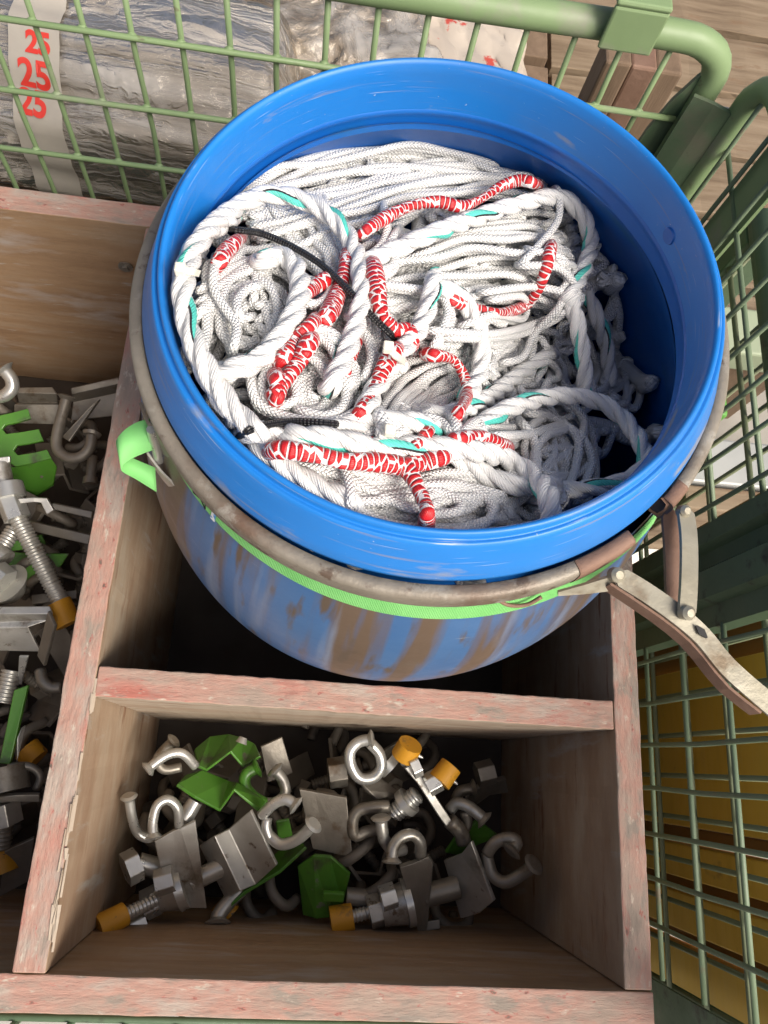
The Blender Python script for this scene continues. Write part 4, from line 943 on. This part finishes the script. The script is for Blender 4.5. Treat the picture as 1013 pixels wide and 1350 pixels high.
# ------------------------------------------------------------------ mesh container (cage)
cage = thing('mesh_container', 'sage green steel mesh container around the wooden crate', 'container', (.0, .2, -.5))
YB, XP = .575, .345
def wires(mb, ax, fixed, a0, a1, na, b0, b1, nb, r=.0027, off=.0045):
    """grid in plane ax=fixed; a = horizontal coordinate (wires run along z at each a), b = z levels"""
    for i in range(na):
        a = a0 + (a1 - a0) * i / (na - 1)
        p = [(a, fixed, b0), (a, fixed, b1)] if ax == 'y' else [(fixed, a, b0), (fixed, a, b1)]
        n = 6; q = np.array([np.array(p[0]) + (np.array(p[1]) - np.array(p[0])) * t for t in np.linspace(0, 1, n)])
        q[1:-1, 0 if ax == 'x' else 1] += np.random.default_rng(i).normal(0, .0008, n - 2)
        tube(mb, q, r, 8)
    for z in nb:
        p = [(a0 - .01, fixed + off, z), (a1 + .01, fixed + off, z)] if ax == 'y' else [(fixed + off, a0 - .01, z), (fixed + off, a1 + .01, z)]
        tube(mb, np.array(p), r * 1.05, 8)
mb = MB()
wires(mb, 'y', YB, -.3417 - .0405 * 4, -.3417 + .0405 * 15.6 , 20, -.42, .196, [.1295 - .076 * j for j in range(0, 8)], .0027, -.005)
# regular spacing: rebuild exactly on the measured pitch
mb = MB()
for i in range(-5, 16):
    x = -.3417 + .0405 * i
    q = np.array([(x, YB, z) for z in np.linspace(-.42, .196, 8)]); q[1:-1, 1] += np.random.default_rng(i + 9).normal(0, .0007, 6); q[1:-1, 0] += np.random.default_rng(i + 99).normal(0, .0007, 6)
    tube(mb, q, .0026, 8)
for j in range(0, 8): tube(mb, np.array([(-.56, YB - .005, .1295 - .076 * j), (.30, YB - .005, .1295 - .076 * j)]), .0027, 8)
for i in range(-5, 16):
    for j in range(0, 8):
        x, z = -.3417 + .0405 * i, .1295 - .076 * j
        tube(mb, np.array([(x + t * .0045, YB - .0027, z) for t in (-1, -.5, 0, .5, 1)]), np.array([.0012, .0032, .0036, .0031, .0012]) * random.uniform(.85, 1.1), 7)
back = mb.build('back_mesh_panel', green_m, cage)
mb = MB()
tube(mb, catmull([(-.58, YB, .200), (-.2, YB, .201), (.1, YB, .203), (.255, YB, .205), (.292, YB, .200), (.310, YB, .184), (.314, YB, .155), (.314, YB, .05), (.314, YB, -.42)], .008), .0118, 18)
b_ = mb.build('top_rail', green_m, back)
mb = MB()      # upright hinge sheets at the corner
strip(mb, [(.300, YB - .012, .165), (.318, YB - .018, .165), (.336, YB - .020, .160)], [(.300, YB - .012, -.42), (.318, YB - .018, -.42), (.336, YB - .020, -.42)], .004)
gp = [(.312, .190), (.300, .172), (.290, .145), (.283, .11), (.281, .08), (.286, .05), (.292, .0), (.298, -.06), (.312, -.12)]; ng = len(gp)
mb.add([(x, YB - .002, z) for x, z in gp] + [(x, YB + .002, z) for x, z in gp], [tuple(range(ng)), tuple(range(2 * ng - 1, ng - 1, -1))] + [(i, (i + 1) % ng, ng + (i + 1) % ng, ng + i) for i in range(ng)])
mb.build('corner_post', dkgreen_m, back)
mb = MB(); A = ony((795, 5), YB - .016); box(mb, (.199, YB - .020, .198), (.243, YB - .0155, .235)); box(mb, (.199, YB - .020, .2352), (.243, YB + .02, .240)); mb.build('latch_plate', green_m, back, bevel=.002)
mb = MB(); cyl(mb, (.330, YB - .012, .148), (.346, YB - .012, .148), .0065, 16); mb.build('hinge_pin', zinc_m, back)
# right panel
mb = MB()
for i in range(0, 24):
    y = .5375 - .0388 * i
    if y < -.16 or .125 < y < .212: continue
    q = np.array([(XP, y, z) for z in np.linspace(-.45, .196, 8)]); q[1:-1, 0] += np.random.default_rng(i + 50).normal(0, .0008, 6); q[1:-1, 1] += np.random.default_rng(i + 70).normal(0, .0008, 6)
    tube(mb, q, .0022, 8)
for j in range(-2, 7): 
    for (ya, yb) in ((-.165, .128), (.208, .545)):
        tube(mb, np.array([(XP + .005, ya, .0555 - .0715 * j), (XP + .005, yb, .0555 - .0715 * j)]), .0024, 8)
right = mb.build('right_mesh_panel', M('dull green mesh wire', [(.115, .165, .10), (.15, .20, .12)], 14, (1, 1, 1), (.45, .6), patch=[((.16, .14, .09), 30, .6, .7, (1, 1, 1))]), cage)
mb = MB()
tube(mb, catmull([(XP, .556, -.45), (XP, .556, .0), (XP, .556, .150), (XP, .552, .180), (XP + .004, .535, .200), (XP + .006, .48, .204), (XP + .006, .3, .204), (XP + .006, -.3, .204)], .008), .0112, 18); mb.build('top_rail', green_m, right)
mb = MB()      # folded sheet post in the middle of the right panel
ys = [.210, .208, .196, .192, .176, .170, .150, .146, .128, .126]; xs = [.012, -.004, -.004, .006, .006, -.004, -.004, .006, .006, .014]
strip(mb, [(XP + x, y, .19) for x, y in zip(xs, ys)], [(XP + x, y, -.45) for x, y in zip(xs, ys)], .003); mb.build('middle_post', dkgreen_m, right)
mb = MB(); strip(mb, [(XP - .004, -.163, .2), (XP - .004, -.21, .2), (XP + .02, -.21, .2)], [(XP - .004, -.163, -.45), (XP - .004, -.21, -.45), (XP + .02, -.21, -.45)], .003); mb.build('end_post', dkgreen_m, right)
mb = MB(); strip(mb, [(XP + .008, .50, .19), (XP + .008, .455, .19)], [(XP + .008, .50, -.4), (XP + .008, .455, -.4)], .003); mb.build('brace_strip', green_m, right)
# front panel under the front board
mb = MB()
for i in range(-8, 14): tube(mb, np.array([(-.02 + .0405 * i, -.20, -.45), (-.02 + .0405 * i, -.20, -.05)]), .0026, 8)
for j in range(6): tube(mb, np.array([(-.5, -.195, -.055 - .076 * j), (.33, -.195, -.055 - .076 * j)]), .0028, 8)
mb.build('front_mesh_panel', dkgreen_m, cage)
mb = MB(); box(mb, (-.6, -.27, -.47), (.36, .60, -.455)); mb.build('base_plate', dkgreen_m, cage)
for (x, y) in ((-.55, -.18), (.3, -.18), (-.55, .55), (.3, .55)):
    mb = MB(); box(mb, (x, y, -.6), (x + .05, y + .04, -.47)); mb.build('foot', dkgreen_m, cage, bevel=.003)

# neighbouring container on the right
nb = thing('mesh_container', 'second green mesh container standing close on the right of the first one', 'container', (.7, .1, -.6))
mb = MB(); X2 = .415
for i in range(0, 19):
    tube(mb, np.array([(X2, .50 - .041 * i, -.45), (X2, .50 - .041 * i, .06)]), .0026, 8)
for j in range(0, 8): tube(mb, np.array([(X2 - .005, -.30, .02 - .073 * j), (X2 - .005, .52, .02 - .073 * j)]), .0028, 8)
mb.build('side_mesh_panel', M('olive mesh wire', [(.13, .16, .09), (.17, .19, .11)], 14, (1, 1, 1), (.45, .6)), nb)
mb = MB(); tube(mb, np.array([(X2, -.32, .07), (X2, .53, .07)]), .012, 14); mb.build('top_rail', dkgreen_m, nb)
mb = MB(); box(mb, (X2 - .01, .505, -.6), (X2 + .03, .54, .06)); mb.build('corner_post', dkgreen_m, nb, bevel=.002)
# yellow formwork boards standing inside it; brown strips stand in for the dark gaps
GB = 'yellow boards in the neighbouring container'
def yb(y0, y1, x, top, lab, m=None):
    b = MB(); box(b, (x, y0, -.58), (x + .025, y1, top)); tag(b.build('formwork_board', m or yel_m, None, .0015), lab, 'board', GB)
yb(-.045, .125, .450, -.02, 'broad yellow board behind the right mesh next to the folded green post')
yb(-.062, -.047, .462, -.03, 'narrow brown strip for a dark gap between yellow boards behind the right mesh', yeld_m)
yb(-.098, -.064, .448, -.02, 'first narrow yellow board before the end post behind the right mesh')
yb(-.112, -.100, .466, -.03, 'thin brown strip for a dark gap nearer the viewer behind the right mesh', yeld_m)
yb(-.152, -.114, .450, -.02, 'second narrow yellow board before the end post behind the right mesh')
yb(-.168, -.154, .468, -.03, 'thin brown strip for a dark gap nearest the end post behind the right mesh', yeld_m)
yb(-.30, -.170, .450, -.02, 'yellow board closest to the bottom right corner behind the right mesh')
b = MB(); box(b, (.480, .127, -.58), (.50, .30, -.05)); tag(b.build('formwork_board', yeld_m, None, .002), 'dark brown board behind the folded green post on the right', 'board')
# items beyond the upper right mesh
b = MB(); box(b, (.50, .40, -.36), (.86, .47, -.30)); tag(b.build('steel_beam', grey_m, None, .004), 'grey steel beam lying beyond the right mesh', 'beam')
b = MB(); box(b, (.46, .62, -.36), (.86, .70, -.31)); tag(b.build('steel_beam', M('pale sage beam paint', [(.25, .30, .20), (.3, .35, .24)], 9), None, .004), 'pale sage green beam lying farther beyond the right mesh', 'beam')
b = MB(); box(b, (.52, .36, -.56), (.95, .395, -.30)); tag(b.build('plank', pallet_m, None, .003), 'brown plank standing on edge beyond the right mesh', 'plank')
b = MB(); box(b, (.46, .27, -.53), (.72, .36, -.50)); tag(b.build('bright_floor_patch', whited_m, None, .002), 'white board standing in for the bright floor beyond the right mesh beside the drum ring', 'board')  # its white stands for the light on the outdoor floor
b = MB(); box(b, (.43, .40, -.50), (.47, .44, -.10)); tag(b.build('steel_post', M('grass green paint', [(.08, .26, .04), (.1, .3, .05)], 9), None, .004), 'grass green steel post beyond the right mesh', 'post')

# ------------------------------------------------------------------ behind the back panel
# pallet on which the wrapped goods lie
pal = thing('wooden_pallet', 'wooden pallet with pale deck boards behind the cage corner', 'pallet', (.6, 1.1, -.6))
for kx, (y0, y1) in enumerate(((.66, .76), (.775, .90), (.915, 1.03), (1.045, 1.17), (1.185, 1.32), (1.335, 1.5))):
    b = MB(); box(b, (.36, y0, -.385), (1.1, y1, -.360), 0, None, 20, .0012, 0); b.build('deck_board', pallet_m, pal, .0015)
for x in (.37, .68, .98):
    b = MB(); box(b, (x, .66, -.6), (x + .1, 1.5, -.3865)); b.build('bearer', palletd_m, pal, .002)
pal2 = thing('wooden_pallet', 'wooden pallet under the film wrapped bundle behind the cage', 'pallet', (-.2, 1.0, -.6))
for y0 in (.64, .76, .88, 1.0, 1.12, 1.24):
    b = MB(); box(b, (-.8, y0, -.315), (.33, y0 + .1, -.292)); b.build('deck_board', palletd_m, pal2, .002)
for x in (-.75, -.25, .22):
    b = MB(); box(b, (x, .64, -.6), (x + .1, 1.34, -.316)); b.build('bearer', palletd_m, pal2, .002)
# stack of dark timber between sack and cage corner
for i in range(3):
    b = MB(); box(b, (.258 + .030 * i, .68 + .006 * i, -.36 + .001 * i), (.286 + .030 * i, .715 + .006 * i, .085 - .006 * i)); tag(b.build('timber_post', [palletd_m, rust_m, palletd_m][i], None, .003),
        ['dark timber post standing next to the white sack', 'reddish brown timber post standing between two darker ones', 'dark timber post standing nearest the cage corner'][i], 'timber')
# wrapped bundle of profiles
def bundle_obj():
    t = thing('wrapped_bundle', 'long bundle of grey profiles wrapped in clear film with red numbered tape', 'bundle', (-.4, .82, -.29))
    ax0, ax1 = np.array([-.72, .835, -.150]), np.array([-.045, .775, -.165]); d = ax1 - ax0
    def surf(s, a, off=0.):
        c = ax0 + d * s
        r = .128 * (1 - .10 * max(0, s - .6)) + .004 * math.sin(9 * a + 3 * s) + .003 * math.sin(17 * a) + .004 * math.sin(14 * s + 2 * a)
        if s > .93: r *= max(.25, 1 - ((s - .93) / .07) ** 2 * .75)
        return c + (r + off) * np.array([0, math.cos(a), math.sin(a)])
    def grid(off, n, m, s0=0, s1=1., jig=0.):
        V = [surf(s0 + (s1 - s0) * i / n, 2 * math.pi * j / m, off + (jig * random.random())) for i in range(n + 1) for j in range(m)]
        F = [(i * m + j, (i + 1) * m + j, (i + 1) * m + (j + 1) % m, i * m + (j + 1) % m) for i in range(n) for j in range(m)]
        return V, F
    mb = MB(); V, F = grid(0, 60, 72); mb.add(V, F, 0, None, True); mb.add(V, [tuple(range(72)), tuple(60 * 72 + j for j in range(71, -1, -1))]); mb.build('profiles', rods_m, t)
    mb = MB(); V, F = grid(.004, 90, 72, 0, .99, .003); mb.add(V, F, 0, None, True); mb.build('film', film_m, t)
    # tape ring at px ~ x 45
    s_t = .515
    def sx(px, py): 
        best = None
        for s in np.linspace(.1, .95, 120):
            for a in np.linspace(1.4, 3.7, 90):
                p = surf(s, a, .009); q = CR @ (p - CO); e = (506.5 + CF * q[0] / q[2] - px) ** 2 + (675 + CF * q[1] / q[2] - py) ** 2
                if best is None or e < best[0]: best = (e, s, a)
        return best[1], best[2]
    s0, a0 = sx(47, 101); 
    hw = .028 / abs(d[0]); mb = MB(); V = []; n = 40
    for i in range(n + 1):
        a = 1.0 + 3.4 * i / n
        V += [surf(s0 - hw, a, .0085), surf(s0 + hw, a, .0085)]
    mb.add(V, [(2 * i, 2 * i + 1, 2 * i + 3, 2 * i + 2) for i in range(n)], 0, None, True); tape = mb.build('tape', paper_m, t)
    # printed numbers, each bent onto the tape
    for (px, py, hgt, cut) in ((52, 60, .026, None), (48, 101, .034, None), (47, 135, .030, None)):
        s1, a1 = sx(px, py)
        fc = bpy.data.curves.new('num', 'FONT'); fc.body = '25'; fc.size = hgt * 1.06; fc.align_x = 'CENTER'; fc.align_y = 'CENTER'; fc.offset = .0011
        fo = bpy.data.objects.new('num', fc); COL.objects.link(fo)
        dg = bpy.context.evaluated_depsgraph_get(); me = bpy.data.meshes.new_from_object(fo.evaluated_get(dg)); bpy.data.objects.remove(fo)
        bm = bmesh.new(); bm.from_mesh(me)
        bmesh.ops.subdivide_edges(bm, edges=bm.edges, cuts=2)
        if cut:
            bmesh.ops.bisect_plane(bm, geom=bm.verts[:] + bm.edges[:] + bm.faces[:], plane_co=(0, -.001 if cut == 'bottom' else .001, 0), plane_no=(0, 1, 0), clear_inner=(cut == 'bottom'), clear_outer=(cut == 'top'))
        V = [surf(s1 + v.co.x / abs(d[0]), a1 - v.co.y / .128, .0097) for v in bm.verts]
        bm.verts.index_update(); F = [[v.index for v in f.verts] for f in bm.faces]; bm.free()
        mm = MB(); mm.add(V, F); mm.build('printed_number', redp_m, tape)
    return t
bundle_obj()
# cardboard boxes, plastic sack and loose film behind
b = MB(); box(b, (-.115, .83, -.29), (.10, 1.02, -.11)); bx = tag(b.build('cardboard_box', card_m, None, .003), 'tan cardboard box under crumpled clear film behind the drum', 'box')
b = MB(); box(b, (-.24, 1.02, -.29), (-.02, 1.2, -.06)); tag(b.build('cardboard_box', card_m, None, .003), 'tan cardboard box behind the wrapped bundle', 'box')
b = MB(); box(b, (-.62, .99, -.29), (-.26, 1.25, -.10)); tag(b.build('plastic_tray', dark_m, None, .004), 'black plastic tray behind the wrapped bundle', 'tray')
def crumple(name, label, cat, lo_, hi_, top, mat, amp, seed, n=46):
    R_ = np.random.default_rng(seed); fs = R_.normal(0, 1, (14, 2)) * 42; ph = R_.uniform(0, 6.28, 14); aw = R_.uniform(.3, 1, 14)
    V = []
    for i in range(n + 1):
        for j in range(n + 1):
            x = lo_[0] + (hi_[0] - lo_[0]) * i / n; y = lo_[1] + (hi_[1] - lo_[1]) * j / n
            h = sum(aw[k] * abs(math.sin(fs[k, 0] * x + fs[k, 1] * y + ph[k])) for k in range(14)) / 7 - 1
            e = min(i, n - i, j, n - j) / n; dome = min(1, e * 6)
            V.append((x + amp * .4 * math.sin(h * 9), y, top(x, y) * 1 + h * amp - (1 - dome) ** 2 * .08))
    F = [(i * (n + 1) + j, (i + 1) * (n + 1) + j, (i + 1) * (n + 1) + j + 1, i * (n + 1) + j + 1) for i in range(n) for j in range(n)]
    mb = MB(); mb.add(V, F, 0, None, True); o = mb.build(name, mat); sm = o.modifiers.new('thick', 'SOLIDIFY'); sm.thickness = .0006
    return tag(o, label, cat)
crumple('plastic_film', 'crumpled clear plastic film over the cardboard behind the drum', 'film', (-.14, .80), (.14, 1.14), lambda x, y: -.085, film2_m, .022, 3)
crumple('plastic_film', 'crumpled clear film over the black tray at the top left', 'film', (-.62, .96), (-.15, 1.3), lambda x, y: -.06, film2_m, .022, 5)
b = MB(); box(b, (.125, .80, -.29), (.275, 1.05, -.13)); core = None
b = None
crumple('plastic_sack', 'crinkled white plastic sack with red print behind the drum rim', 'sack', (.08, .76), (.255, 1.12), lambda x, y: -.10, bag_m, .014, 8, 70)
